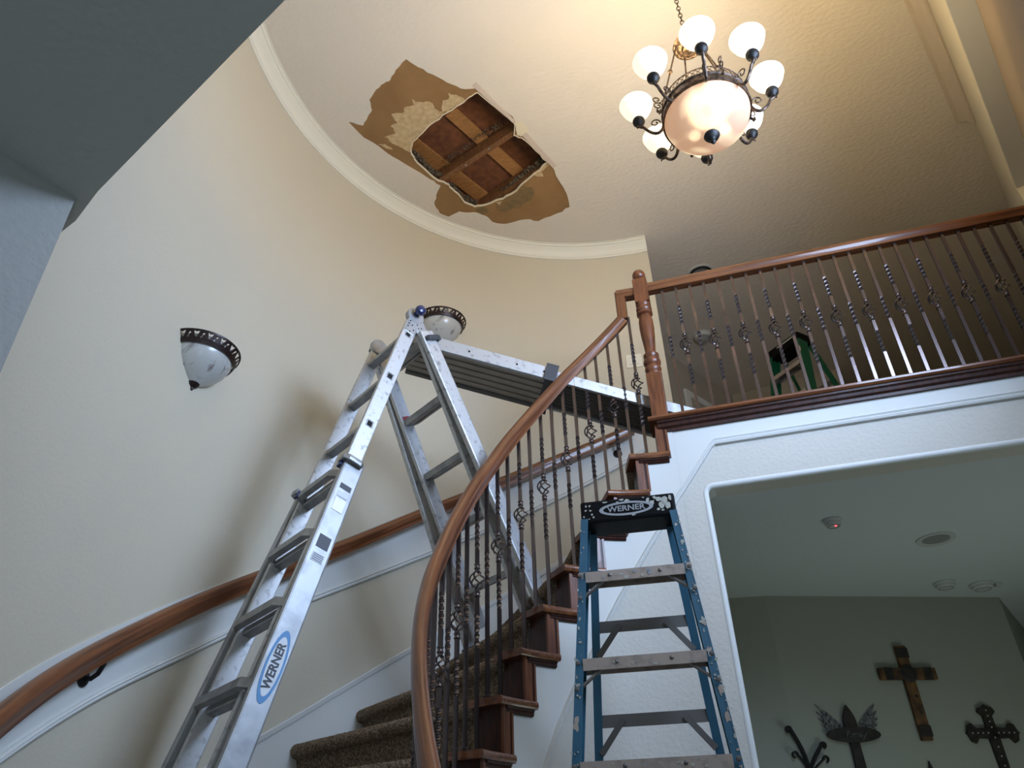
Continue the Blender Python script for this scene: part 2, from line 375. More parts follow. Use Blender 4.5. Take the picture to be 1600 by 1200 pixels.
# planar tessellation of an outline with a hole
def ring_mesh(outer, inner):
    tri = geometry.tessellate_polygon([outer, inner]); return outer + inner, [tuple(t) for t in tri]
big = [V((-2.6, -.2, ZC)), V((3.2, -.2, ZC)), V((5.6, 9.9, ZC)), (V((-2.6, 9.9, ZC)))]
vs, fs = ring_mesh(big, [K(x, y) for x, y in OUTR]); mb = MB().add(vs, fs)
no = len(OUTR); rim = [K(x, y) for x, y in OUTR]
mb.add(rim + [p + V((0, 0, .0035)) for p in rim], [(i, (i + 1) % no, (i + 1) % no + no, i + no) for i in range(no)])
CEILO = st(mb.build('ceiling', CEIL))
T = .0035
def grow(pts, k): cxm = sum(p[0] for p in pts) / len(pts); cym = sum(p[1] for p in pts) / len(pts); return [(cxm + (p[0] - cxm) * k, cym + (p[1] - cym) * k) for p in pts]
vs, fs = ring_mesh([K(x, y, ZC + T) for x, y in grow(OUTR, 1.03)], [K(x, y, ZC + T) for x, y in HOLR])
MB().add(vs, fs).build('torn_paper', PAPER, CEILO)
nh = len(HOLR); rim = [K(x, y) + V((0, 0, -.001)) for x, y in HOLR]; hc = sum(rim, V()) / nh
cen = [p + (hc - p).normalized() * .008 for p in rim]
mb = MB().add(rim + [p + V((0, 0, .014)) for p in rim] + cen + [p + V((0, 0, .014)) for p in cen],
    [(i, (i + 1) % nh, (i + 1) % nh + 2 * nh, i + 2 * nh) for i in range(nh)] + [(i + 2 * nh, (i + 1) % nh + 2 * nh, (i + 1) % nh + 3 * nh, i + 3 * nh) for i in range(nh)]
    + [(i, (i + 1) % nh, (i + 1) % nh + nh, i + nh) for i in range(nh)])
mb.build('gypsum_edge', GEDGE, CEILO)
def patch(name, pts, m, z, seed, amp=7):
    pp = rough(pts, amp, 3, seed); pl = [K(x, y, ZC + z) for x, y in pp]
    tri = geometry.tessellate_polygon([pl]); return MB().add(pl, [tuple(t) for t in tri]).build(name, m, CEILO)
patch('bare_gypsum', [(522, 345), (545, 362), (600, 358), (640, 368), (665, 405), (700, 425), (650, 470), (585, 530), (525, 588), (512, 650), (470, 625), (415, 600), (365, 560),
       (430, 540), (400, 500), (440, 480), (405, 430), (470, 425), (485, 390), (530, 380)], GYPS, T - .0012, 4)
patch('bare_gypsum', [(735, 308), (775, 320), (825, 352), (800, 368), (755, 398), (722, 418), (695, 415), (698, 350), (728, 345)], GYPS, T - .0012, 8)
patch('bare_gypsum', [(330, 600), (370, 600), (415, 632), (380, 628)], GYPS, T - .0012, 9, 3)
patch('bare_gypsum', [(1210, 770), (1275, 720), (1305, 715), (1255, 760), (1270, 785), (1235, 785)], GYPS, T - .0012, 10, 3)
patch('mould_stain', [(1000, 945), (1040, 915), (1110, 882), (1160, 835), (1215, 860), (1200, 920), (1130, 965), (1060, 985), (1010, 975)], MOULD, T - .001, 11)
patch('mould_stain', [(885, 965), (945, 955), (960, 980), (930, 1005), (890, 985)], MOULD, T - .001, 12, 4)
patch('bare_gypsum', [(1000, 930), (1035, 925), (1020, 950)], GYPS, T - .0014, 13, 2)
# flap strips of white drywall at the cut side
STRIP = mat('drywall_strip', (.62, .52, .45, 1), .85)
def strip(name, a, b, c_, d, m, z=-.004, th=.010):
    pl = [K(*p, ZC + z) for p in (a, b, c_, d)]; MB().prism(pl, (0, 0, th)).build(name, m, CEILO)
strip('drywall_strip', (866, 272), (888, 252), (1108, 470), (1096, 481), STRIP)
strip('drywall_strip', (1148, 552), (1172, 536), (1343, 724), (1326, 740), STRIP)
patch('joint_compound', [(1108, 470), (1150, 475), (1188, 520), (1180, 540), (1150, 556), (1120, 552), (1113, 505)], GEDGE, -.002, 14, 3)
# framing above
Z1 = ZC + .014
def lumber(name, a, b, wpx, z0, z1, m):
    p, q = K(*a, z0), K(*b, z0); d = (q - p).normalized(); nn = V((-d.y, d.x, 0))
    MB().obox((p + q) / 2 + V((0, 0, (z1 - z0) / 2)), (q - p) / 2, nn * wpx / 2, V((0, 0, (z1 - z0) / 2))).build(name, m, CEILO)
lumber('joist', (640, 838), (1150, 508), .040, Z1, ZC + .11, JOIST)
lumber('joist', (860, 1010), (1330, 700), .045, Z1 + .03, ZC + .15, JOIST)
lumber('joist', (420, 640), (960, 240), .04, Z1 + .05, ZC + .20, DECK)
PZ = ZC + .145
lumber('furring_board', (640, 330), (1230, 860), .095, PZ, PZ + .02, PURL)
lumber('furring_board', (420, 520), (1060, 1010), .11, PZ, PZ + .02, PURL)
lumber('furring_board', (820, 210), (1400, 700), .10, PZ - .03, PZ + .02, DECK)
pl = [K(x, y, PZ + .022) for x, y in ((250, 500), (880, 60), (1600, 700), (980, 1250))]
MB().prism(pl, (0, 0, .01)).build('roof_board', DECK, CEILO)
# closing sides of the cavity
mb = MB(); HB = [K(x, y, ZC + .004) for x, y in grow(HOLE_, 1.10)]
for i in range(len(HB)):
    a, b = HB[i], HB[(i + 1) % len(HB)]; mb.add([a, b, b + V((0, 0, .17)), a + V((0, 0, .17))], [(0, 1, 2, 3)])
mb.build('cavity_side', DECK, CEILO)
def clumps(line, cnt, r, z, seed):
    rnd = random.Random(seed); mb = MB()
    for k in range(cnt):
        t = rnd.random() * (len(line) - 1); i = int(t); u = t - i
        x = line[i][0] + (line[i + 1][0] - line[i][0]) * u + rnd.uniform(-14, 14); y = line[i][1] + (line[i + 1][1] - line[i][1]) * u + rnd.uniform(-14, 14)
        p = K(x, y, z + rnd.uniform(0, .02)); rr = r * rnd.uniform(.35, .8)
        ph = [(0, -rr), (rr * .8, -rr * .4), (rr, rr * .3), (rr * .4, rr), (0, rr)]
        mb.lathe(ph, p, 6, axis=(rnd.uniform(-.5, .5), rnd.uniform(-.5, .5), 1))
    o = mb.build('loose_insulation', INSUL, CEILO); o['kind'] = 'stuff'
clumps([(540, 650), (600, 730), (690, 790)], 90, .022, ZC + .03, 1)
clumps([(740, 830), (800, 900), (880, 940)], 90, .022, ZC + .03, 2)
clumps([(1010, 900), (1100, 820), (1200, 740), (1270, 690)], 110, .018, ZC + .06, 3)
clumps([(720, 690), (830, 610), (950, 530), (1040, 480)], 90, .010, ZC + .10, 4)
for x, y in ((828, 720), (960, 628)):
    tb = MB().lathe([(0, -.004), (.006, -.003), (.007, 0), (.004, .004)], K(x, y, Z1 - .001), 10); tb.build('screw_head', ALU, CEILO, smooth=True)

# crown moulding along the curve, with a return at its end
cp = [(0, 0), (0, -.095), (.010, -.095), (.014, -.083), (.020, -.080), (.026, -.062), (.042, -.040), (.064, -.026), (.072, -.018), (.082, -.016), (.086, -.006), (.098, -.004), (.098, 0)]
mb = MB(); path = [cyl(CO, RO - .0005, d, ZC - .001) for d in [90 + (229 - 90) * i / 90 for i in range(91)]]
outs = [-er(90 + (229 - 90) * i / 90) for i in range(91)]
mb.sweep(path, cp, outs=outs); st(mb.build('trim_1', CROWN, smooth=True, auto=rad(25)))
mb = MB(); path = [B0 + NB * .001 + DB * s_ + V((0, 0, ZC - .001)) for s_ in (-3.1, 1.14)]
mb.sweep(path, cp, outs=[NB, NB]); st(mb.build('trim_2', mat('entry_crown_paint', (.60, .52, .42, 1), .6), smooth=True, auto=rad(25)))

# white band behind the wall rail and white base skirt of the curved wall
def interp(tab, x):
    tab = sorted(tab)
    if x <= tab[0][0]: (a, b), (c_, d) = tab[0], tab[1]
    elif x >= tab[-1][0]: (a, b), (c_, d) = tab[-2], tab[-1]
    else:
        for (a, b), (c_, d) in zip(tab, tab[1:]):
            if a <= x <= c_: break
    return b + (d - b) * (x - a) / (c_ - a)
WR = [(224, 1.42), (202.5, 1.937), (199.0, 2.03), (195.0, 2.125), (186.5, 2.318), (177.4, 2.532), (167.5, 2.754), (153.8, 3.055), (140.3, 3.37), (124.7, 3.70), (113.4, 3.91), (98.8, 4.13)]
BND = [(197.2, 1.87), (186.4, 2.12), (173.8, 2.385), (165.7, 2.58), (149.6, 2.92), (133.3, 3.26), (114.7, 3.63), (97.3, 3.98)]
SKT = [(168.5, 1.955), (157.4, 2.19), (139.2, 2.625), (134.0, 2.74), (128.7, 2.865), (118.7, 3.105), (100, 3.52)]
def smooth_tab(tab, lo, hi, n):
    ds = [lo + (hi - lo) * i / n for i in range(n + 1)]; z = [interp(tab, d) for d in ds]
    for _ in range(10): z = [z[0]] + [(z[i - 1] + z[i] * 2 + z[i + 1]) / 4 for i in range(1, n)] + [z[-1]]
    return list(zip(ds, z))
wr = smooth_tab(WR, 98.5, 224, 90); bnd = smooth_tab(BND, 96.5, 226, 90); skt = smooth_tab(SKT, 97, 226, 90)
def band(name, low, high, r, m, th=.006):
    mb = MB(); nn = len(low)
    for (d, z0), (_, z1) in zip(low, high): mb.v += [cyl(CO, r, d, z0), cyl(CO, r, d, z1), cyl(CO, r + th, d, z1), cyl(CO, r + th, d, z0)]
    for i in range(nn - 1):
        for j in range(4): mb.f.append((i * 4 + j, i * 4 + (j + 1) % 4, i * 4 + 4 + (j + 1) % 4, i * 4 + 4 + j))
    mb.f += [(0, 1, 2, 3), (nn * 4 - 1, nn * 4 - 2, nn * 4 - 3, nn * 4 - 4)]
    return st(mb.build(name, m, smooth=True))
band('trim_6', bnd, [(d, interp(wr, d) + .040) for d, z in bnd], RO - .006, WHITE)
tp = [(0, -.014), (.012, -.012), (.016, -.004), (.014, .004), (.020, .010), (.014, .018), (0, .018)]
def trimline(name, tab, m, rr=RO - .006, prof=tp):
    mb = MB().sweep([cyl(CO, rr, d, z) for d, z in tab], prof, outs=[-er(d) for d, _ in tab]); return st(mb.build(name, m, smooth=True, auto=rad(25)))
trimline('trim_7', bnd, WHITE)
band('baseboard_stair', [(d, 0.02) for d, z in skt], skt, RO - .012, WHITE, .011)
trimline('trim_8', skt, WHITE, RO - .012, [(0, -.016), (.008, -.014), (.012, .010), (.010, .016), (0, .018)])

# ================================================================ STAIRCASE
def tin(k): return 97.3 + 8.9 * k
def tout(k): return 90.6 + 9.45 * k
SC = thing('staircase', (CI.x - 1.2, CI.y, 0), 'curved staircase with brown carpeted treads, dark wood tread ends and a white stringer', 'staircase')
def Pin(k, r=RI + .115): return cyl(CI, r, tin(k))
def Pout(k): return cyl(CO, RO - .013, tout(k))
rnd = random.Random(11)
for k in range(1, 18):
    z = ZF - RISE * k; mb = MB(); A, B = Pin(k), Pout(k); A2, B2 = Pin(k - 1), Pout(k - 1)
    t = (B - A).normalized(); nn = V((t.y, -t.x, 0))
    if nn.dot(A - A2) < 0: nn = -nn
    nS = 150 if 4 <= k <= 9 else 30
    prof = []
    for i in range(nS + 1):
        s_ = i / nS; P = A.lerp(B, s_); Q = A2.lerp(B2, s_) - nn * .045
        rw = [Q + V((0, 0, z)), Q.lerp(P, .5) + V((0, 0, z)), P - nn * .030 + V((0, 0, z))]
        for a in (75, 50, 25, 0, -30, -60, -85): rw.append(P - nn * .030 + nn * .030 * math.cos(rad(a)) + V((0, 0, z - .030 + .030 * math.sin(rad(a)))))
        rw.append(P - nn * .040 + V((0, 0, z - .066)))
        for q in range(1, 6): rw.append(P - nn * .046 + V((0, 0, z - .066 - (RISE - .066) * q / 5)))
        if 4 <= k <= 9: rw = [p + V((rnd.uniform(-1, 1), rnd.uniform(-1, 1), rnd.uniform(-1, 1))) * .0022 for p in rw]
        prof.append(rw)
    m_ = len(prof[0]); mb.v = [p for rw in prof for p in rw]
    for i in range(nS):
        for j in range(m_ - 1): mb.f.append((i * m_ + j, i * m_ + j + 1, (i + 1) * m_ + j + 1, (i + 1) * m_ + j))
    # side closure near the open end
    mb.f.append(tuple(range(m_)))
    mb.build('carpeted_step', CARPET, SC, smooth=True, auto=rad(80))
for k in range(0, 18):
    z = ZF - RISE * k
    a0, a1 = tin(k), tin(k - 1) - 5.6
    if k == 0: a1 = 92.0
    mb = MB(); n_ = 8
    # tread end board with rounded nose
    prr = [(0, 0), (-.012, -.001), (-.018, -.010), (-.018, -.020), (-.012, -.028), (0, -.029)]
    if k > 0:
        P = []
        for i in range(n_ + 1):
            d = a0 + (a1 - a0) * i / n_; e = er(d); fr = i / n_
            rr = RI + .130 if d > tin(k - 1) else RI + .01
            for a, b in [(-.012, -.001), (-.018, -.009), (-.018, -.020), (-.012, -.029)]: P.append(CI + e * (RI - .010 + a) + V((0, 0, z + b)))
            P.append(CI + e * rr + V((0, 0, z - .029))); P.append(CI + e * rr + V((0, 0, z - .001)))
        mb.v = P
        for i in range(n_):
            for j in range(6): mb.f.append((i * 6 + j, i * 6 + (j + 1) % 6, (i + 1) * 6 + (j + 1) % 6, (i + 1) * 6 + j))
        mb.f += [tuple(range(6)), tuple(n_ * 6 + j for j in range(6))[::-1]]
        te = mb.build('tread_end', WOODX, SC, smooth=True)
        # cove moulding under the tread end, turning down beside the riser
        cv = [(0, 0), (-.016, 0), (-.014, -.006), (-.009, -.010), (-.012, -.016), (-.006, -.022), (0, -.024)]
        ds = [a0 - 3.3 + (a1 + .8 - a0 + 3.3) * i / 8 for i in range(9)]
        mb = MB().sweep([cyl(CI, RI - .0015, d, z - .030) for d in ds], cv, outs=[er(d) for d in ds]); mb.build('cove_moulding', DWOOD, te, smooth=True, auto=rad(25))
    # riser board (dark, faces down the stairs), end post (faces the room) and its moulding
    ra = a0 - 2.2 if k else 95.8
    z0, z1 = z - RISE - .001, z - .029
    e = er(ra); tdir = V((-e.y, e.x, 0))
    mb = MB(); mb.add([cyl(CI, RI - .002, ra, z0), cyl(CI, RI + .13, ra, z0), cyl(CI, RI + .13, ra, z1), cyl(CI, RI - .002, ra, z1),
                       cyl(CI, RI - .002, ra - 1.2, z0), cyl(CI, RI + .13, ra - 1.2, z0), cyl(CI, RI + .13, ra - 1.2, z1), cyl(CI, RI - .002, ra - 1.2, z1)],
                      [(0, 1, 2, 3), (4, 7, 6, 5), (0, 4, 5, 1), (3, 2, 6, 7), (0, 3, 7, 4), (1, 5, 6, 2)])
    mb.build('riser_end', DWOOD, SC)
    def vstrip(d0, d1, rr, m, nm, zt=z1):
        mb = MB(); mb.add([cyl(CI, rr, d0, z0), cyl(CI, rr, d1, z0), cyl(CI, rr, d1, zt), cyl(CI, rr, d0, zt),
                           cyl(CI, RI + .003, d0, z0), cyl(CI, RI + .003, d1, z0), cyl(CI, RI + .003, d1, zt), cyl(CI, RI + .003, d0, zt)],
                          [(0, 1, 2, 3), (4, 7, 6, 5), (0, 4, 5, 1), (3, 2, 6, 7), (0, 3, 7, 4), (1, 5, 6, 2)]); mb.build(nm, m, SC)
    vstrip(ra + .05, ra - 2.5, RI - .010, WOOD, 'riser_post')
    vstrip(ra - 2.5, ra - 3.3, RI - .006, DWOOD, 'riser_moulding', z1 - .02)
    vstrip(ra - 3.3, ra - 4.0, RI - .009, WOOD, 'riser_moulding', z1 - .02)
# curved wall under the stair: textured lower field, smooth white stringer above the diagonal moulding
DG = [(142.5, 1.881), (137.7, 2.015), (131.7, 2.159), (124.7, 2.313), (117.5, 2.475), (110.3, 2.631), (103.0, 2.776), (94.1, 2.951)]
def dgz(d): return interp(DG, d)
def topz(d):
    k = 0
    while tin(k) - 3.0 < d: k += 1
    return ZF - RISE * k - .030
mb = MB(); angs = []
d = 90.0
ks = sorted([90 + .5 * i for i in range(int((tin(17) - 90) / .5) + 1)])
for i, d in enumerate(ks): mb.v += [cyl(CI, RI, d, 0), cyl(CI, RI, d, max(dgz(d), .02))]
for i in range(len(ks) - 1): mb.f.append((i * 2, i * 2 + 2, i * 2 + 3, i * 2 + 1))
st(mb.build('wall_stair', DRYW, smooth=True))
mb = MB()
for i in range(len(ks) - 1):
    dm = (ks[i] + ks[i + 1]) / 2; zt = topz(dm) if dm > 94.5 else ZF - .04
    if dgz(dm) >= zt: continue
    mb.add([cyl(CI, RI, ks[i], dgz(ks[i])), cyl(CI, RI, ks[i + 1], dgz(ks[i + 1])), cyl(CI, RI, ks[i + 1], zt), cyl(CI, RI, ks[i], zt)], [(0, 1, 2, 3)])
bm_ = mb
st(bm_.build('wall_stringer', WHITE))
# white panel on the flat part: from the diagonal to the balcony cap, and band above the horizontal moulding
dx0 = V((CI.x, YB - .0, dgz(90)))
PX0 = V((.072, YB, 3.262))
mb = MB(); mb.prism([V((CI.x, YB - .001, dgz(90) + .0)), PX0 + V((0, -.001, 0)), V((XR + .3, YB - .001, 3.262)), V((XR + .3, YB - .001, 3.372)), V((CI.x, YB - .001, 3.372))], (0, -.004, 0))
st(mb.build('trim_9', WHITE))
mp_ = [(-.016, .0), (-.014, -.010), (-.004, -.016), (.004, -.012), (.012, -.016), (.018, -.006), (.018, 0)]
dpath = [cyl(CI, RI, d, dgz(d)) for d in [200 - 110 * i / 60 for i in range(61)]]
mb = MB()
m2 = [(-.002, -.017), (-.014, -.014), (-.018, -.004), (-.012, .003), (-.018, .011), (-.006, .018), (.0, .018)]
mb.sweep(dpath, m2, outs=[er(200 - 110 * i / 60) for i in range(61)])
yv = V((0, 1, 0))
mb.sweep([V((CI.x, YB, dgz(90))), V((PX0.x - .012, YB, PX0.z - .012)), V((PX0.x + .004, YB, PX0.z)), V((XR + .3, YB, PX0.z))], m2, outs=[yv] * 4)
st(mb.build('trim_3', WHITE, smooth=True, auto=rad(30)))
for nm_, y_ in (('baseboard_balcony', YB),): st(MB().box(CI.x + .01, OX - .02, y_ - .014, y_, 0, .12).build(nm_, WHITE))

# ================================================================ RAILINGS
def hsc(a_, b_): return [(a * a_, b * b_) for a, b in HP]
HP = [(-.022, -.027), (.022, -.027), (.022, -.012), (.029, -.004), (.031, .008), (.026, .018), (.014, .026), (0, .028), (-.014, .026), (-.026, .018), (-.031, .008), (-.029, -.004), (-.022, -.012)]
BS = .0076
def twisted_bar(mb, x, y, z0, z1, twists):
    zs = [(z0, 0)]; ang = 0
    pts = [(z0, 0.)]
    for za, zb, turns in twists:
        pts.append((za, ang)); nseg = int(turns * 12)
        for i in range(1, nseg + 1): pts.append((za + (zb - za) * i / nseg, ang + turns * 2 * PI * i / nseg))
        ang += turns * 2 * PI
    pts.append((z1, ang)); k0 = len(mb.v)
    for z, a in pts:
        for q in range(4):
            aa = a + PI / 4 + q * PI / 2; mb.v.append(V((x + BS * 1.38 * math.cos(aa), y + BS * 1.38 * math.sin(aa), z)))
    for i in range(len(pts) - 1):
        for q in range(4): mb.f.append((k0 + i * 4 + q, k0 + i * 4 + (q + 1) % 4, k0 + i * 4 + 4 + (q + 1) % 4, k0 + i * 4 + 4 + q))
    mb.f += [(k0 + 3, k0 + 2, k0 + 1, k0), tuple(k0 + (len(pts) - 1) * 4 + q for q in range(4))]
def basket_mesh(x, y, zc):
    mb = MB()
    for q in range(4):
        pts = []
        for i in range(13):
            t = i / 12; a = q * PI / 2 + t * PI * 1.0; r = .006 + .024 * math.sin(PI * t) ** .8
            pts.append(V((x + r * math.cos(a), y + r * math.sin(a), zc - .036 + .072 * t)))
        mb.tube(pts, .0036, 5)
    for zz in (-.056, .056):
        mb.lathe([(.0, -.011), (.011, -.011), (.0135, -.008), (.0105, -.004), (.0105, .004), (.0135, .008), (.011, .011), (0, .011)], (x, y, zc + zz), 10)
    for zz in (-.040, .040): mb.lathe([(0, -.006), (.009, -.005), (.009, .005), (0, .006)], (x, y, zc + zz), 8)
    return mb
def baluster(parent, x, y, z0, z1, kind, zk):
    mb = MB()
    if kind == 'twist':
        twisted_bar(mb, x, y, z0, z1, [(zk - .085, zk + .055, 1.25)])
        b = mb.build('baluster', IRON, parent)
    else:
        twisted_bar(mb, x, y, z0, zk - .040, [(zk - .262, zk - .132, 1.25)])
        twisted_bar(mb, x, y, zk + .040, z1, [(zk + .128, min(zk + .258, z1 - .03), 1.25)])
        b = mb.build('baluster', IRON, parent)
        basket_mesh(x, y, zk).build('basket', IRON, b, smooth=True)
    sh = MB().obox((x, y, z0 + .007), (.016, 0, 0), (0, .016, 0), (0, 0, .007)); sh.build('shoe', IRON, b, bev=.003)
# balcony
YR = 3.345
BR_ = thing('balcony_railing', (.9, YR, ZF), 'straight landing railing with mahogany handrail, turned newel post and dark twisted iron balusters', 'railing')
XE = 1.93
MB().sweep([V((-.12, YR, 4.315)), V((XE, YR, 4.315))], hsc(1.0, 1.25)).build('handrail', WOODX, BR_, smooth=True, auto=rad(35))
cap = [(-.095, -.004), (.075, -.004), (.075, -.03), (-.075, -.03), (-.075, -.036), (-.082, -.04), (-.064, -.066), (-.058, -.072), (-.058, -.078), (-.046, -.08), (-.046, -.03), (-.098, -.028), (-.102, -.016)]
capm = [(b_[0], b_[1]) for b_ in cap]
ups = [V((0, 0, 1))] * 2
lg = MB().sweep([V((-.215, YR + .005, ZF)), V((XE + .02, YR + .005, ZF))], [(-a, b) for a, b in [(-.062, 0), (.075, 0), (.075, -.028), (-.062, -.028), (-.072, -.022), (-.072, -.006)]], outs=[V((0, -1, 0))] * 2)
lg.v = []; lg.f = []
lg.sweep([V((-.215, 0, 0)), V((XE + .02, 0, 0))], [(3.245, 3.4295), (3.42, 3.4295), (3.42, 3.404), (3.245, 3.404), (3.236, 3.412), (3.236, 3.422)], outs=[V((0, 1, 0))] * 2)
lg.build('ledge', WOODX, BR_)
lg = MB().sweep([V((-.175, 0, 0)), V((XE + .02, 0, 0))], [(3.252, 3.403), (3.292, 3.403), (3.292, 3.352), (3.282, 3.352), (3.280, 3.366), (3.268, 3.374), (3.264, 3.388), (3.254, 3.394)], outs=[V((0, 1, 0))] * 2)
lg.build('ledge_moulding', DWOOD, BR_)
NX, NY = -.158, 3.345
npst = MB(); hb = .040
npst.box(NX - hb, NX + hb, NY - hb, NY + hb, ZF, 3.725); npst.build('newel_post', WOOD, BR_, bev=.004)
MB().box(NX - hb, NX + hb, NY - hb, NY + hb, 4.205, 4.372).build('newel_block', WOOD, BR_, bev=.004)
pf = [(0, 3.72), (.041, 3.722), (.042, 3.735), (.034, 3.742), (.040, 3.752), (.044, 3.765), (.040, 3.778), (.034, 3.785), (.043, 3.795), (.046, 3.81), (.043, 3.825), (.034, 3.833), (.041, 3.845), (.041, 3.857), (.030, 3.866),
      (.028, 3.88), (.031, 3.92), (.037, 3.985), (.040, 4.04), (.039, 4.09), (.033, 4.118), (.031, 4.125), (.043, 4.132), (.044, 4.145), (.036, 4.152), (.043, 4.162), (.043, 4.176), (.036, 4.186), (.041, 4.197), (.041, 4.207), (0, 4.208)]
MB().lathe([(r, z) for r, z in pf], (NX, NY, 0), 28).build('newel_turning', WOOD, BR_, smooth=True)
pf = [(0, 4.37), (.028, 4.371), (.030, 4.378), (.020, 4.385)] + [(.037 * math.cos(rad(a)), 4.421 + .037 * math.sin(rad(a))) for a in range(-62, 91, 10)]
MB().lathe(pf, (NX, NY, 0), 24).build('newel_ball', WOOD, BR_, smooth=True)
i = 0
x = -.047
while x < 1.90:
    kind = 'twist' if i % 2 == 0 else 'basket'
    baluster(BR_, x + .002, YR, ZF - .001, 4.29, kind, 3.89 if kind == 'basket' else 3.90); i += 1; x += .0757
# stair railing
RR = .865
RT = [(240, 1.33), (212, 1.93), (195.3, 2.28), (181.3, 2.53), (165.4, 2.87), (146.6, 3.27), (125.5, 3.70), (101, 4.135)]
rt_ = smooth_tab(RT, 101.5, 246, 110)
SR = thing('stair_railing', tuple(cyl(CI, RR, 170, 1.4)), 'curved stair railing with sweeping mahogany handrail and twisted iron balusters', 'railing')
HPL = hsc(.80, 1.2)
MB().sweep([cyl(CI, RR, d, z) for d, z in rt_], HPL).build('handrail', WOODX, SR, smooth=True, auto=rad(35))
gp = cyl(CI, RR, 101.2, 4.15)
MB().sweep([gp + V((0, 0, -.03)), gp + V((0, 0, .165))], [(-.028, -.024), (.028, -.024), (.028, .018), (.02, .024), (-.02, .024), (-.028, .018)], ups=[V((0, -1, 0))] * 2).build('gooseneck', WOODX, SR)
MB().sweep([gp + V((-.02, 0, .15)), V((NX - .03, NY, 4.30))], [(-.024, -.03), (.024, -.03), (.028, .0), (.02, .028), (-.02, .028), (-.028, 0)]).build('gooseneck', WOODX, SR)
BK = [(99.0, 3.700), (107.6, 3.570), (116.2, 3.423), (125.0, 3.256), (133.8, 3.085), (143.0, 2.909), (152.0, 2.726), (161.4, 2.537), (170.3, 2.345), (179.8, 2.14)]
for k in range(1, 17):
    z = ZF - RISE * k - .001
    d1 = tin(k) - 6.9; d2 = tin(k) - 2.2
    for d, kind in ((d1, 'basket'), (d2, 'twist')):
        P = cyl(CI, RR, d); zk = interp(BK, d)
        if kind == 'twist': zk = zk - .0
        baluster(SR, P.x, P.y, z, interp(RT, d) - .028, kind, zk)
# wall handrail
WRL = thing('wall_handrail', tuple(cyl(CO, RO - .07, 160, 1.5)), 'mahogany wall handrail following the curved wall on black brackets', 'handrail')
MB().sweep([cyl(CO, RO - .072, d, z) for d, z in wr], hsc(.95, 1.4)).build('handrail', WOODX, WRL, smooth=True, auto=rad(35))
for d in (189.2, 158.6, 101.6, 128, 215):
    z = interp(WR, d); e = er(d); mb = MB()
    wp = cyl(CO, RO - .007, d, z - .10)
    mb.lathe([(0, .012), (.020, .011), (.029, .006), (.031, 0)], wp, 18, axis=-e)
    pts = [wp - e * .008, wp - e * .03 + V((0, 0, -.004)), wp - e * .052 + V((0, 0, .012)), wp - e * .064 + V((0, 0, .04)), wp - e * .066 + V((0, 0, .072))]
    mb.tube(pts, .0085, 8); mb.lathe([(0, -.003), (.014, -.002), (.014, .003)], wp - e * .066 + V((0, 0, .070)), 10)
    mb.build('bracket', DIRON, WRL, smooth=True)

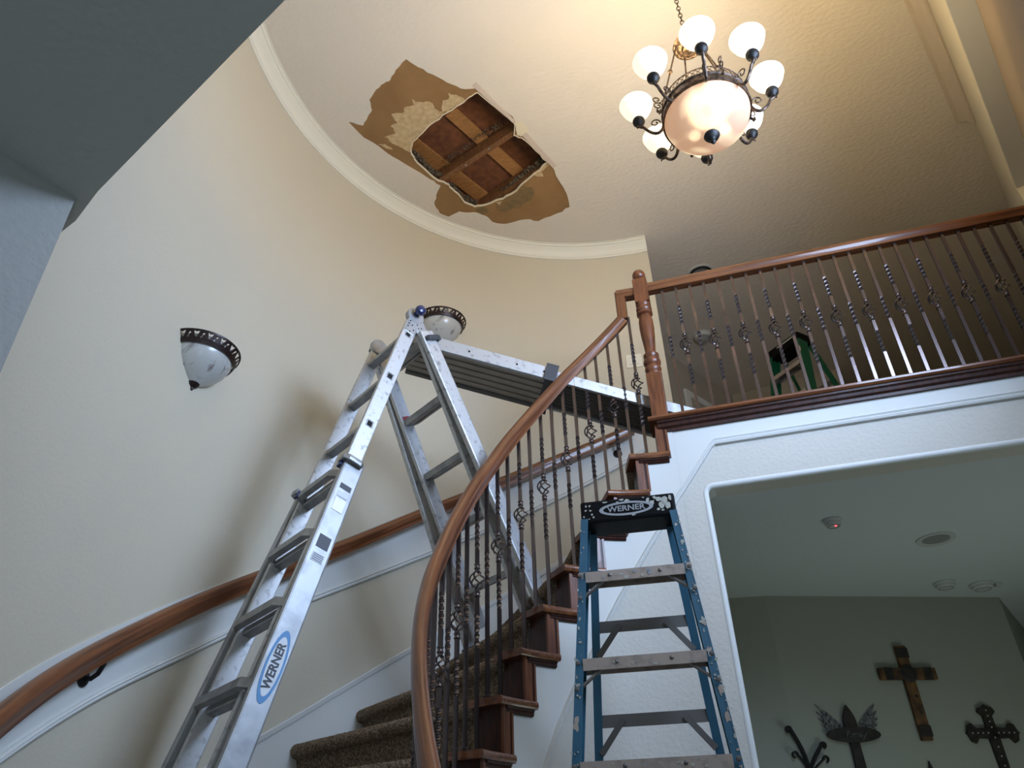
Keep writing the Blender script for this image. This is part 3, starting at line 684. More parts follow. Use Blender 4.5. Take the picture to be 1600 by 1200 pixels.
# ================================================================ ARTICULATED ALUMINIUM LADDER
HG = V((-1.284, 2.793, 3.974)); U = V((-.843, .537, -.021)).normalized()
DF = V((-.149, -.235, -.961)).normalized(); DR = V((.247, .389, -.888)).normalized()
W0 = .334
LAD = thing('articulated_ladder', (-1.5, 2.6, 1.3), 'folding aluminium A-frame ladder with telescoping flared sections standing on the stairs', 'ladder')
def railbox(name, p0, p1, wide, thick, m, side, bev=.004):
    t = (p1 - p0).normalized(); wd = t.cross(U).normalized()
    mb = MB().beam(p0, p1, wd, wide, thick); return mb.build(name, m, LAD, bev=bev)
for D, sO0, sO1, sI1, s0, nm in ((DF, .985, 2.90, 2.35, .141, 'f'), (DR, .10, 1.63, 1.55, .143, 'r')):
    wd = D.cross(U).normalized()
    fw = wd if wd.dot(DF + DR * -1) * (1 if nm == 'f' else -1) > 0 else -wd     # outward face of this leg pair
    for side in (0, 1):
        base = HG + U * (W0 * side); sg = 1 if side else -1
        r_ = railbox('inner_rail', base + D * .055, base + D * sI1, .072, .024, ALUS, side)
        # dark square rung ends on the outer side of the inner rail
        k = 0
        while s0 + .305 * k < (sO0 - .02 if nm == 'f' else .2):
            c_ = base + D * (s0 + .305 * k) + U * sg * .0125
            MB().obox(c_, D * .013, wd * .012, U * .0012).build('rung_socket', HOLE, r_, bev=.0005)
            MB().sweep([c_ + D * a + wd * b for a, b in ((-.017, -.016), (.017, -.016), (.017, .016), (-.017, .016), (-.017, -.016))], [(-.0015, 0), (.0015, 0), (0, .002)], ups=[U * sg] * 5).build('socket_rim', ALU, r_)
            k += 1
        # outer, flared rail
        f0 = base + D * sO0 + U * sg * .030; f1 = base + D * sO1 + U * sg * (.030 + .056 * (sO1 - sO0))
        o_ = railbox('outer_rail', f0, f1, .092 if nm == 'f' else .085, .030, ALU if nm == 'f' else ALUS, side, .008)
        MB().beam(f1 - D * .02, f1 + D * .03, wd, .10, .045).build('rubber_foot', GREYP, o_, bev=.006)
    # inner rungs
    k = 0
    while s0 + .305 * k < sI1 - .1:
        c0 = HG + D * (s0 + .305 * k) + U * .012; c1 = c0 + U * (W0 - .024)
        prf = [(-.021, -.014), (-.017, -.018), (.017, -.018), (.021, -.014), (.021, .006), (.016, .010), (.016, .018), (.006, .018), (.006, .012), (-.006, .012), (-.006, .018), (-.016, .018), (-.016, .010), (-.021, .006)]
        mb = MB().sweep([c0, c1], prf, outs=[wd, wd], ups=[-D, -D]); mb.build('rung', ALUD, LAD); k += 1
    # outer rungs, bent at the ends
    so = sO0 + .06 if nm == 'f' else .143; k = 0
    while so + .305 * k < sO1 - .08:
        s_ = so + .305 * k; fl = .030 + .056 * (s_ - sO0); pA = HG + D * s_ - U * (fl - .012); pB = HG + D * s_ + U * (W0 + fl - .012)
        q = fw * .048
        pts = [pA + fw * .012, pA + U * .03 + fw * .02, pA + U * .065 + q, pB - U * .065 + q, pB - U * .03 + fw * .02, pB + fw * .012]
        mb = MB().sweep(pts, [(-.013, -.017), (.013, -.017), (.013, -.003), (.009, 0), (.013, .003), (.013, .017), (-.013, .017)], ups=[-D] * 6)
        mb.build('rung', ALUD, LAD); k += 1
# hinges
for side in (0, 1):
    c_ = HG + U * (W0 * side); sg = 1 if side else -1
    mb = MB().lathe([(0, -.016), (.046, -.016), (.049, -.012), (.049, .012), (.046, .016), (0, .016)], c_, 28, axis=U)
    hg = mb.build('hinge', ALU, LAD, smooth=True, auto=rad(30))
    for D in (DF, DR):
        wd = D.cross(U).normalized()
        mb = MB().beam(c_ + D * .01 + U * sg * .010, c_ + D * .135 + U * sg * .010, wd, .066, .010); mb.build('hinge_plate', ALU, hg, bev=.006)
        mb = MB()
        for a, b in ((.055, -.018), (.075, .0), (.075, -.02), (.095, -.02), (.1, .016), (.12, .0)):
            mb.lathe([(0, .0028), (.0035, .002), (.0042, 0)], c_ + D * a + wd * b + U * sg * .0152, 8, axis=U * sg)
        mb.build('rivet', HOLE if D is DF else GREYP, hg)
    mb = MB().lathe([(0, .062), (.012, .061), (.023, .055), (.028, .042), (.027, .030), (.020, .022), (.016, .016), (.016, .0)], c_ + U * sg * .012 + V((0, 0, .012)), 20, axis=U * sg)
    mb.build('hinge_knob', BLUEP if side == 0 else GREYP, hg, smooth=True)
# locks (J shaped) on the outer sections
def jlock(D, s_, fl, side, blue=True):
    sg = 1 if side else -1; wd = D.cross(U).normalized(); fwd = wd if wd.y < 0 else -wd
    if D is DR: fwd = -fwd
    c_ = HG + U * (W0 * side) + D * s_ + U * sg * (fl + .018)
    pts = [c_ - U * sg * .035 + fwd * .055, c_ + U * sg * .008 + fwd * .058, c_ + U * sg * .014 + fwd * .040, c_ + U * sg * .014 - fwd * .018, c_ + U * sg * .004 - fwd * .026]
    lk = MB().sweep(pts, [(-.008, -.013), (.008, -.013), (.010, 0), (.008, .013), (-.008, .013)], ups=[-D] * 5).build('lock', GREYP if D is DR else ALUD, LAD, bev=.003)
    if blue: MB().obox(c_ - U * sg * .03 + fwd * .046 + D * .016, U * .016, fwd * .012, D * .016).build('blue_catch', BLUEP, lk, bev=.003)
jlock(DF, 1.0, .030, 0); jlock(DF, 1.0, .030, 1); jlock(DR, .15, .030, 0)
# stickers
wdF = DF.cross(U).normalized()
if wdF.y > 0: wdF = -wdF          # towards the camera
def onrail(s_, D=DF, side=0, sO0=.985, out=.030):
    sg = 1 if side else -1
    return HG + U * (W0 * side) + D * s_ + U * sg * (out + .056 * (s_ - sO0) + .0158)
ob = [o for o in LAD.children if o.name.startswith('outer_rail')][0]
fd = (DF - U * .056).normalized(); sd = fd.cross(U).normalized()
if sd.y > 0: sd = -sd
def ell(c_, a, b, n=32): return [c_ + fd * a * math.cos(2 * PI * i / n) + sd * b * math.sin(2 * PI * i / n) for i in range(n)]
stc = onrail(1.90)
lb = MB().prism(ell(stc, .128, .034), -U * .0008).build('sticker', STKB, ob)
MB().prism(ell(stc - U * .0009, .104, .026), -U * .0006).build('sticker_field', STKW, ob)
text_mesh('WERNER', .043, STKK, stc - U * .0022, -fd, -sd if (-fd).cross(-sd).dot(U) < 0 else sd, ob, bold=.0012, squash=.92)
for s_, hw, hl, m in ((1.13, .026, .012, STKK), (1.17, .024, .012, STKW), (1.40, .026, .028, STKK), (1.47, .026, .018, STKW), (1.22, .024, .03, ALUS)):
    c_ = onrail(s_) - U * .0004
    MB().obox(c_, fd * hl, sd * hw, U * .0006).build('sticker', m, ob)
for j in range(4): MB().obox(onrail(1.458 + j * .008) - U * .0012, fd * .0015, sd * .022, U * .0005).build('sticker_line', STKK, ob)
# warning label on the far rear rail
cR = HG + U * (W0 - .0125)
MB().obox(cR + DR * .42 - U * .0005, DR * .010, DR.cross(U).normalized() * .022, U * .0008).build('sticker', STKR, LAD)
MB().obox(cR + DR * .45 - U * .0005, DR * .016, DR.cross(U).normalized() * .018, U * .0008).build('sticker', STKW, LAD)

# ================================================================ WORK PLANK
PA = onZ(632, 513, 3.965); PB = onZ(1112, 641, 3.555)
dp = (PB - PA).normalized(); pn = V((-dp.y, dp.x, 0)).normalized(); pu = dp.cross(pn)
if pu.z < 0: pu = -pu
PL = thing('work_plank', tuple((PA + PB) / 2), 'telescoping aluminium work plank bridging the ladder top and the landing', 'plank')
LEN = (PB - PA).length; PW = .30; HT = .075
A0 = PA - pu * HT / 2
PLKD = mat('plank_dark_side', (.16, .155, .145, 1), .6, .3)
midL = 0
best = 1e9
for i in range(200):        # where the bigger section ends
    t = LEN * i / 199; P = PA + dp * t
    c_ = P - EYE; dirn = V((c_.dot(cx), -c_.dot(cy), -c_.dot(cz))); px = 800 + F_PX * dirn.x / dirn.z
    if abs(px - 862) < best: best = abs(px - 862); midL = t
def pbeam(name, t0, t1, off, w, h, up, m, bev=.002):
    mb = MB().beam(A0 + dp * t0 + pn * off + pu * up, A0 + dp * t1 + pn * off + pu * up, pn, w, h); return mb.build(name, m, PL, bev=bev)
for off in (.012, PW - .012):
    r_ = pbeam('plank_rail', .03, midL, off, .024, HT, 0, ALUS if off < .1 else PLKD, .004)
    if off < .1:
        for t in (.12, .36, midL - .18, midL - .035):
            MB().lathe([(0, .001), (.006, .001), (.006, 0)], A0 + dp * t - pn * .0005, 10, axis=-pn).build('rivet_hole', HOLE, r_)
PLKS = mat('plank_underside', (.52, .46, .38, 1), .55, .2, col2=(.42, .37, .31, 1), nscale=12)
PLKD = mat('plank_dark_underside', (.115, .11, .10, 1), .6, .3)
for j in range(5): pbeam('deck_slat', .03, midL, .045 + j * .0525, .036, .012, -.018, PLKS)
for j in range(4): pbeam('deck_groove', .03, midL, .071 + j * .0525, .016, .012, .004, GREYP)  # dark strips in the slat gaps, recess shade put into the colour
pbeam('deck_top', .03, midL, PW / 2, PW - .05, .006, HT / 2 - .006, ALUD)
for off in (.020, PW - .020): pbeam('plank_rail', midL, LEN + .12, off, .018, HT * .8, 0, ALUS, .003)
for j in range(8): pbeam('deck_slat', midL - .02, LEN + .12, .046 + j * .0298, .0255, .010, -.012 , PLKD, .0015)
pbeam('deck_top', midL, LEN + .12, PW / 2, PW - .06, .006, HT * .4 - .004, ALUD)
ecp = MB()
for off in (-.006, PW + .006): ecp.beam(A0 + dp * (midL - .03) + pn * off, A0 + dp * (midL + .035) + pn * off, pn, .012, HT + .03)
ecp.beam(A0 + dp * (midL - .0) - pn * .01 - pu * (HT / 2 + .004), A0 + dp * midL + pn * (PW + .01) - pu * (HT / 2 + .004), dp, .045, .012)
ecp.beam(A0 + dp * (midL + .0) - pn * .012 + pu * (HT / 2 + .006), A0 + dp * midL + pn * (PW + .012) + pu * (HT / 2 + .006), dp, .06, .010)
ecp.build('section_bracket', GREYP, PL, bev=.002)

# ================================================================ STEP LADDERS
def stepladder(root, top_l, yaw, lean, W, flare, H, mf, ms, md, mcap, rear_lean, cap_d=.12, nsteps=8, detail=True, fixed_s=None, raild=.075):
    u = V((math.cos(yaw), math.sin(yaw), 0)); f = V((math.sin(yaw), -math.cos(yaw), 0))
    cF = V(top_l) + u * W / 2                      # centre of the cap's top front edge
    dF = (f * math.sin(lean) - V((0, 0, 1)) * math.cos(lean)); dRr = (-f * math.sin(rear_lean) - V((0, 0, 1)) * math.cos(rear_lean))
    Lf = (cF.z) / math.cos(lean) if H is None else H / math.cos(lean)
    Lr = Lf * math.cos(lean) / math.cos(rear_lean)
    out = {}
    ch = .085
    cb = MB().obox(cF - f * cap_d / 2 - V((0, 0, ch / 2)), u * W / 2, f * cap_d / 2, V((0, 0, ch / 2)))
    out['cap'] = cb.build('top_cap', mcap, root, bev=.009)
    for sg in (-1, 1):
        a = cF - f * .012 + u * sg * (W / 2 - .012) + dF * ch * .8; b = cF - f * .012 + u * sg * (W / 2 - .012 + flare * Lf) + dF * (Lf - .01)
        t = (b - a).normalized(); mb = MB()
        nb = f - t * f.dot(t); nb.normalize()
        mb.beam(a - nb * .004, b - nb * .004, u, .026, .006)                        # front flange
        mb.beam(a + u * sg * .010 - nb * raild / 2, b + u * sg * .010 - nb * raild / 2, nb, raild, .005)        # web
        mb.beam(a - nb * (raild), b - nb * (raild), u, .026, .006)
        out['front', sg] = mb.build('front_rail', mf, root)
        a2 = cF - f * (cap_d - .03) + u * sg * (W / 2 - .030) - V((0, 0, ch * .8)); b2 = a2 + dRr * (Lr - ch * .8 - .01) + u * sg * flare * Lr * .9
        mb = MB(); t2 = (b2 - a2).normalized(); n2 = f - t2 * f.dot(t2); n2.normalize()
        mb.beam(a2, b2, u, .028, .006); mb.beam(a2 + u * sg * .012 - n2 * .016, b2 + u * sg * .012 - n2 * .016, n2, .032, .005)
        out['rear', sg] = mb.build('rear_rail', mf, root)
        for bb, nm in ((b, 'front', ), (b2, 'rear')):
            MB().obox(bb + V((0, 0, .012)), u * .022, f * .02, V((0, 0, .018))).build('rubber_foot', GREYP, root)
    k = 0
    for s_ in fixed_s:
        if s_ > Lf - .1: break
        hw = W / 2 - .026 + flare * s_; c_ = cF - f * .010 + dF * s_
        mb = MB().obox(c_ - V((0, 0, .018)) , u * hw, f * .004, V((0, 0, .018)))
        mb.obox(c_ - f * .038 - V((0, 0, .003)), u * hw, f * .038, V((0, 0, .003)))
        mb.obox(c_ - f * .076 - V((0, 0, .016)), u * hw, f * .003, V((0, 0, .016)))
        stp = mb.build('step', ms, root)
        for sg in (-1, 1):
            p = c_ + u * sg * (hw - .075) - f * .02 - V((0, 0, .014)); q = c_ + u * sg * (hw + .010) - f * .02 + dF * .085
            MB().beam(p, q, f, .022, .006).build('step_brace', md, stp)
            if detail:
                for dz in (.014, .095):
                    MB().lathe([(0, .004), (.006, .003), (.008, 0)], c_ + dF * dz + u * sg * (hw + .014 + flare * dz) + f * .008, 10, axis=f).build('rivet', md, stp, smooth=True)
        k += 1
    # rear horizontals
    for s_ in [a_ + .13 for a_ in fixed_s]:
        if s_ > Lr - .15: break
        a2 = cF - f * (cap_d - .03) - V((0, 0, 0)) + dRr * s_; hw = W / 2 - .030 + flare * s_ * .9
        rb = MB().obox(a2 + f * .006, u * hw, f * .002, V((0, 0, .02))).build('rear_brace', md, root)
        for sg in (-1, 1):
            MB().beam(a2 + f * .012 + u * sg * (hw - .09) - V((0, 0, -.004)), a2 + f * .012 + u * sg * (hw - .005) + dRr * .10, f, .006, .02).build('diagonal_brace', md, rb)
    return u, f, cF, dF, dRr, out
SL = thing('blue_stepladder', (-.28, 2.4, 0), 'paint-splattered blue fibreglass stepladder with black top cap in front of the stair', 'stepladder')
TL = EYE + ray(906, 785) * 2.846
u_, f_, cF, dF_, dR_, outp = stepladder(SL, TL, .076, .189, .342, .077, TL.z, BLUEF, STEPA, STEPD, BLACKP, .13, cap_d=.14, fixed_s=[.29 + .305 * i for i in range(8)])
rn = random.Random(5)
cap = outp['cap']
def blob(parent, c_, ax, ay, nz, r, m, el=1.0):
    nn_ = 9; pts = []
    for i in range(nn_):
        a = 2 * PI * i / nn_; q = r * rn.uniform(.55, 1.15); pts.append(c_ + ax * q * math.cos(a) + ay * q * el * math.sin(a))
    MB().prism(pts, nz * .0012).build('paint_splatter', m, parent)
up = V((0, 0, 1))
for x, z, r, el in ((-.15, -.02, .003, 1.6), (-.137, -.02, .004, 1.3), (-.152, -.037, .005, .8), (-.135, -.038, .005, .7), (-.13, -.055, .004, 1.2), (-.16, -.06, .004, 1), (-.125, -.065, .005, .8), (-.142, -.07, .003, 1),
                    (-.02, -.008, .009, .5), (.0, -.012, .010, .5), (-.035, -.015, .006, .4), (.075, -.02, .008, 1.2), (.09, -.03, .010, .9), (.10, -.012, .007, 1), (.115, -.022, .014, .8), (.12, -.045, .012, 1.2), (.135, -.03, .013, 1.4),
                    (.145, -.05, .010, 1.6), (.155, -.02, .006, 2), (.11, -.06, .006, .8), (.125, -.065, .006, .6), (.02, -.072, .008, .4), (-.08, -.012, .012, .3), (.06, -.008, .006, .5)):
    blob(cap, cF + u_ * x + up * z + f_ * .0003, u_, up, f_, r, SPLAT, el)
oc = cF + u_ * (-.005) - up * .043 + f_ * .0006
def ring(c_, a, b, wd_, n=36):
    o_ = [c_ + u_ * a * math.cos(2 * PI * i / n) + up * b * math.sin(2 * PI * i / n) for i in range(n)]
    i_ = [c_ + u_ * (a - wd_ * 1.8) * math.cos(2 * PI * i / n) + up * (b - wd_) * math.sin(2 * PI * i / n) for i in range(n)]
    mb = MB(); mb.add(o_ + i_ + [p + f_ * .001 for p in o_] + [p + f_ * .001 for p in i_],
        [(2 * n + i, 2 * n + (i + 1) % n, 3 * n + (i + 1) % n, 3 * n + i) for i in range(n)] + [(i, (i + 1) % n, 2 * n + (i + 1) % n, 2 * n + i) for i in range(n)] + [(n + i, n + (i + 1) % n, 3 * n + (i + 1) % n, 3 * n + i) for i in range(n)])
    return mb
ring(oc, .098, .027, .008).build('cap_emblem', GREYTX, cap)
text_mesh('WERNER', .030, GREYTX, oc + f_ * .0008, u_, up, cap, bold=.0006, squash=1.12, depth=.0005)
for sg in (-1, 1):
    a = cF - f_ * .012 + u_ * sg * (.171 - .012)
    for _ in range(90 if sg > 0 else 60):
        s_ = rn.uniform(.1, 1.35); c_ = a + dF_ * s_ + u_ * sg * .077 * s_ + u_ * rn.uniform(-.010, .010) + f_ * .0005
        blob(outp['front', sg], c_, u_, up, f_, rn.choice((.002, .003, .003, .004, .0065)), SPLAT if rn.random() < .7 else TANSPL, rn.uniform(.7, 2.2))
    for s_, r in ((.30, .010), (.72 if sg > 0 else .78, .009), (.80, .010)):
        blob(outp['front', sg], a + dF_ * s_ + u_ * sg * .077 * s_ + f_ * .0006, u_, up, f_, r, TANSPL, 1.5)
stps = [o for o in SL.children if o.name.startswith('step')]
for j, o_ in enumerate(sorted(stps, key=lambda q: q.name)[:4]):
    c0 = cF - f_ * .010 + dF_ * (.29 + .305 * j)
    for _ in range(16 if j == 0 else 10):
        blob(o_, c0 + u_ * rn.uniform(-.13, .15) - up * rn.uniform(.006, .03) + f_ * .0042, u_, up, f_, rn.choice((.003, .004, .006, .009 if j == 0 else .004)), SPLAT if rn.random() < .6 else GREYTX, rn.uniform(.5, 1.2))
    for x_ in (-.085, .085): MB().lathe([(0, .003), (.005, .002), (.007, 0)], c0 + u_ * x_ - up * .016 + f_ * .004, 10, axis=f_).build('rivet', STEPD, o_, smooth=True)
# green stepladder on the landing
tg = EYE + ray(1200, 550) * 6.72
GL = thing('green_stepladder', (tg.x + .1, tg.y + .1, ZF), 'green fibreglass stepladder with a black top, upstairs behind the landing railing', 'stepladder')
ug, fg, cg, dg_, drg, og = stepladder(GL, tg, -.788, .188, .32, .06, tg.z - ZF, GREENF, STEPA, STEPD, BLACKP, .40, cap_d=.17, fixed_s=[.29 + .305 * i for i in range(6)], detail=False, raild=.09)
MB().obox(cg + ug * .02 - up * .022 + fg * .0008, ug * .085, fg * .0006, up * .006).build('cap_marking', SPLAT, og['cap'])
blob(og['front', 1], cg + ug * .152 + dg_ * .19 + ug * .06 * .15 + fg * .0012, ug, up, fg, .02, TANSPL, 2.6)

# ================================================================ CHANDELIER
CHC = V((.303, 2.392, 0)); ZR = 4.535; ZH = 5.02
CH = thing('chandelier', (CHC.x, CHC.y, ZR - .3), 'lit bronze chandelier with eight upturned glass shades around an alabaster bowl', 'chandelier')
def cp_(a, r, z): return V((CHC.x + r * math.cos(a), CHC.y + r * math.sin(a), z))
RB = .196; ZB = ZR - .085
bp_ = [(RB, ZB + .005), (RB - .004, ZB - .015), (RB * .93, ZB - .045), (RB * .78, ZB - .078), (RB * .55, ZB - .103), (RB * .3, ZB - .117), (.02, ZB - .122)]
MB().lathe(bp_, (CHC.x, CHC.y, 0), 48).build('glass_bowl', BOWL, CH, smooth=True, auto=rad(80))
rg = MB().lathe([(RB - .004, ZB - .004), (RB + .006, ZB - .006), (RB + .009, ZB + .004), (RB + .004, ZB + .010), (RB - .002, ZB + .012), (RB + .000, ZB + .045), (RB + .006, ZB + .05), (RB + .004, ZB + .058), (RB - .006, ZB + .055), (RB - .008, ZB + .01)], (CHC.x, CHC.y, 0), 48)
rim_ = rg.build('bowl_ring', BRONZE, CH, smooth=True)
mb = MB()      # open lattice gallery above the ring
for k in range(48):
    a = 2 * PI * k / 48
    mb.tube([cp_(a, RB + .001, ZB + .055), cp_(a + .14, RB - .004, ZB + .10)], .0018, 4); mb.tube([cp_(a + .14, RB + .001, ZB + .055), cp_(a, RB - .004, ZB + .10)], .0018, 4)
mb.tube([cp_(2 * PI * i / 48, RB - .004, ZB + .101) for i in range(49)], .003, 6); mb.build('lattice_gallery', BRONZE, rim_)
fin = [(0, ZB - .118), (.018, ZB - .118), (.032, ZB - .124), (.036, ZB - .134), (.030, ZB - .146), (.020, ZB - .154), (.012, ZB - .160), (.010, ZB - .168), (.012, ZB - .174), (.006, ZB - .184), (0, ZB - .188)]
fo = MB().lathe(fin, (CHC.x, CHC.y, 0), 24); 
for k in range(24):
    a = 2 * PI * k / 24; fo.tube([cp_(a, .018, ZB - .121), cp_(a, .035, ZB - .133), cp_(a, .020, ZB - .153)], .0022, 4)
fo.build('bowl_finial', DIRON, CH, smooth=True)
hub = [(0, ZH + .035), (.02, ZH + .035), (.03, ZH + .02), (.058, ZH + .012), (.074, ZH + .004), (.078, ZH - .006), (.070, ZH - .012), (.060, ZH - .012), (.052, ZH - .020), (.036, ZH - .022), (.030, ZH - .034), (.014, ZH - .040), (.008, ZH - .05), (0, ZH - .055)]
ho = MB().lathe(hub, (CHC.x, CHC.y, 0), 32)
for k in range(16): ho.lathe([(0, -.006), (.006, -.003), (.007, 0)], cp_(2 * PI * k / 16, .066, ZH - .011), 6)
ho.build('hub', BRONZE, CH, smooth=True)
for k in range(4):
    a = PI / 8 + k * PI / 2; p0 = cp_(a, .062, ZH - .008); p1 = cp_(a, RB - .004, ZB + .10); mid = p0.lerp(p1, .5)
    rd = MB().tube([p0, p1], .0042, 8); rd.lathe([(0, -.014), (.009, -.01), (.012, 0), (.009, .01), (0, .014)], mid, 12, axis=p1 - p0); rd.build('rod', BRONZE, CH, smooth=True)
    sc_ = MB(); base = cp_(a, RB, ZB + .09); e = V((math.cos(a), math.sin(a), 0))
    for sgn, hh in ((1, 1), (1, -1)):
        pts = []
        for i in range(18):
            t = i / 17; th = t * 1.6 * 2 * PI * .8; rr = .026 * (1 - t * .75); pts.append(base + e * (.028 + rr * math.cos(th + PI)) + V((0, 0, hh * (.0 + rr * math.sin(th + PI)) + (.01 if hh > 0 else -.035))))
        sc_.tube(pts, .0032, 5)
    for q in range(3): sc_.lathe([(0, -.02), (.006, -.008), (.004, .008), (0, .018)], base + e * (.020 + .008 * q) + V((0, 0, -.07 - .010 * (q % 2))), 6)
    sc_.build('leaf_scroll', BRONZE, CH, smooth=True)
pts_sh = [(.019, .0), (.024, .005), (.028, .018), (.034, .032), (.048, .050), (.063, .068), (.071, .086), (.073, .100), (.080, .114)]
for k in range(8):
    a = rad(2 + 45 * k); e = V((math.cos(a), math.sin(a), 0)); base = cp_(a, RB, ZB + .03); tip = cp_(a, .305, ZR - .02)
    pts = []
    for i in range(15):
        t = i / 14; th = -PI / 2 + 0 * t
        r = RB + (.305 - RB) * (1 - math.cos(t * PI)) / 2 * 1.0 + .012 * math.sin(t * PI) + .018 * max(0, t - .5) * math.sin((t - .5) * 2 * PI)
        z = ZB + .02 - .055 * math.sin(min(t * 1.55, 1) * PI) ** 1 + (ZR - .03 - ZB - .02) * max(0, (t - .55) / .45) ** 1.1
        pts.append(cp_(a, r, z))
    am = MB().tube(pts, [.0075] * 15, 8)
    sp = []
    for i in range(22):
        t = i / 21; th = t * 2 * PI * 1.15; rr = .024 * (1 - t * .72); sp.append(cp_(a, RB + .036 - rr * math.cos(th), ZB + .038 + rr * math.sin(th) * 1.1))
    am.tube(sp, .0034, 6); am.lathe([(0, -.005), (.005, 0), (0, .005)], pts[10] + e * .018 - V((0, 0, .0)), 8, axis=e)
    ar = am.build('arm', BRONZE, CH, smooth=True)
    cu = MB().lathe([(0, -.026), (.010, -.024), (.014, -.016), (.022, -.010), (.028, .0), (.0295, .014), (.026, .022), (.022, .024)], tip, 20); cu.build('shade_cup', DIRON, ar, smooth=True)
    shd = MB().lathe(pts_sh + [(r - .003, z) for r, z in pts_sh[::-1]], tip + V((0, 0, .018)), 28); shd.build('glass_shade', SHADE, ar, smooth=True, auto=rad(80))
    MB().lathe([(0, -.026), (.012, -.02), (.022, 0), (.019, .018), (.008, .03), (0, .032)], tip + V((0, 0, .062)), 12).build('bulb', BULB, ar, smooth=True)
    ld = bpy.data.lights.new('shade_lamp', 'POINT'); ld.energy = 7.4; ld.color = (1, .755, .39); ld.shadow_soft_size = .035
    lo = bpy.data.objects.new('shade_lamp', ld); C.objects.link(lo); lo.location = tip + V((0, 0, .135))
for k in range(3):
    a = rad(30 + 120 * k); MB().lathe([(0, -.02), (.02, -.012), (.024, 0), (.018, .018), (0, .03)], cp_(a, .07, ZB - .035), 12).build('bulb', BULB, CH, smooth=True)
ld = bpy.data.lights.new('bowl_lamp', 'POINT'); ld.energy = 4; ld.color = (1, .79, .50); ld.shadow_soft_size = .06
lo = bpy.data.objects.new('bowl_lamp', ld); C.objects.link(lo); lo.location = (CHC.x, CHC.y, ZB + .06)
z = ZH + .035; k = 0; chn = MB()
chn.lathe([(0, -.004), (.012, 0), (.012, .012), (0, .016)], (CHC.x, CHC.y, z), 10); z += .02
while z < ZC - .06:
    a = (k % 2) * PI / 2; ex = V((math.cos(a), math.sin(a), 0)); pts = [V((CHC.x, CHC.y, z + .017)) + ex * .009 * math.cos(t) + V((0, 0, .021 * math.sin(t))) for t in [2 * PI * i / 12 for i in range(13)]]
    chn.tube(pts, .0026, 5); z += .033; k += 1
chn.build('chain', BRONZE, CH, smooth=True)
MB().lathe([(0, ZC - .05), (.02, ZC - .05), (.045, ZC - .03), (.062, ZC - .012), (.065, ZC)], (CHC.x, CHC.y, 0), 24).build('canopy', BRONZE, CH, smooth=True)

# ================================================================ WALL SCONCES
def sconce(dc, zr, label, m2=None):
    ang = rad(dc); e = V((-math.cos(ang), -math.sin(ang), 0)); c_ = cyl(CO, RO, dc, zr) ; R_ = .165
    t_ = thing('wall_sconce', tuple(c_ - V((0, 0, .2))), label, 'sconce')
    xd = V((-e.y, e.x, 0)); ax = V((0, 0, 1))
    x0 = xd if ax.cross(xd).dot(e) > 0 else -xd
    bow = [(R_ * .93, -.035), (R_ * .90, -.06), (R_ * .80, -.095), (R_ * .60, -.132), (R_ * .38, -.158), (.03, -.178)]
    bowl = MB().lathe([(R_ * .96, .0)] + bow, c_, 24, a0=-.06, a1=PI + .06, xdir=x0); bowl.build('glass_bowl', ALAB, t_, smooth=True, auto=rad(80))
    band = MB(); R1, R0_ = R_ * 1.10, R_ * 1.0
    band.lathe([(R1, .012), (R1 + .004, .008), (R1 + .002, .0), (R1 - .004, .003), (R1, .012)], c_, 24, a0=-.04, a1=PI + .04, xdir=x0)
    band.lathe([(R0_, -.028), (R0_ + .003, -.034), (R0_ - .006, -.05), (R0_ - .010, -.046), (R0_, -.028)], c_, 24, a0=-.04, a1=PI + .04, xdir=x0)
    y0 = ax.cross(x0)
    def bp2(a, s_):      # s 0 bottom .. 1 top
        r = R0_ + (R1 - R0_) * s_; return c_ + x0 * r * math.cos(a) + y0 * r * math.sin(a) + ax * (-.032 + .036 * s_)
    nb_ = 9; wdt = PI / nb_
    def sub(poly, k=3):
        out = []
        for i, p in enumerate(poly):
            q = poly[(i + 1) % len(poly)]
            for t in range(k): out.append(V((p[0] + (q[0] - p[0]) * t / k, p[1] + (q[1] - p[1]) * t / k, 0)))
        return out
    for k in range(nb_):
        a = k * wdt
        outer = sub([(a, 0), (a + wdt, 0), (a + wdt, 1), (a, 1)])
        h1 = sub([(a + .05, .93), (a + .10, .78), (a + .19, .93), (a + .115, .12), (a + .07, .35)], 1); h2 = sub([(a + .21, .12), (a + .25, .10), (a + .325, .72), (a + .285, .75)], 1)
        vs2 = outer + h1 + h2; tr = geometry.tessellate_polygon([outer, h1, h2])
        band.add([bp2(p.x, p.y) for p in vs2], [tuple(t) for t in tr])
    band.build('pierced_band', SBAND, t_)
    fn = MB().lathe([(0, -.172), (.028, -.174), (.032, -.180), (.024, -.192), (.010, -.200), (.008, -.210), (0, -.216)], c_, 16, a0=-.1, a1=PI + .1, xdir=x0)
    fn.build('finial', SBAND, t_, smooth=True)
    MB().obox(c_ + e * .004 - ax * .09, xd * .06, e * .004, ax * .07).build('back_plate', SBAND, t_)
sconce(184.0, 3.69, 'half-bowl wall sconce with pierced dark bronze rim, alone on the left of the curved wall')
sconce(136.2, 4.945, 'half-bowl wall sconce with pierced rim, behind the top of the aluminium ladder')
# ---- switch plate
e = -er(96.2); c_ = cyl(CO, RO, 96.2, 4.75); tt = V((-e.y, e.x, 0))
sw = thing('light_switch', tuple(c_), 'ivory double rocker light switch plate on the curved wall beside the newel post', 'switch')
MB().obox(c_ + e * .004, tt * .058, e * .004, V((0, 0, .058))).build('plate', SWITCH, sw, bev=.003)
for s_ in (-.023, .023): MB().obox(c_ + e * .010 + tt * s_, tt * .017, e * .003, V((0, 0, .034))).build('rocker', SWITCH, sw, bev=.002)

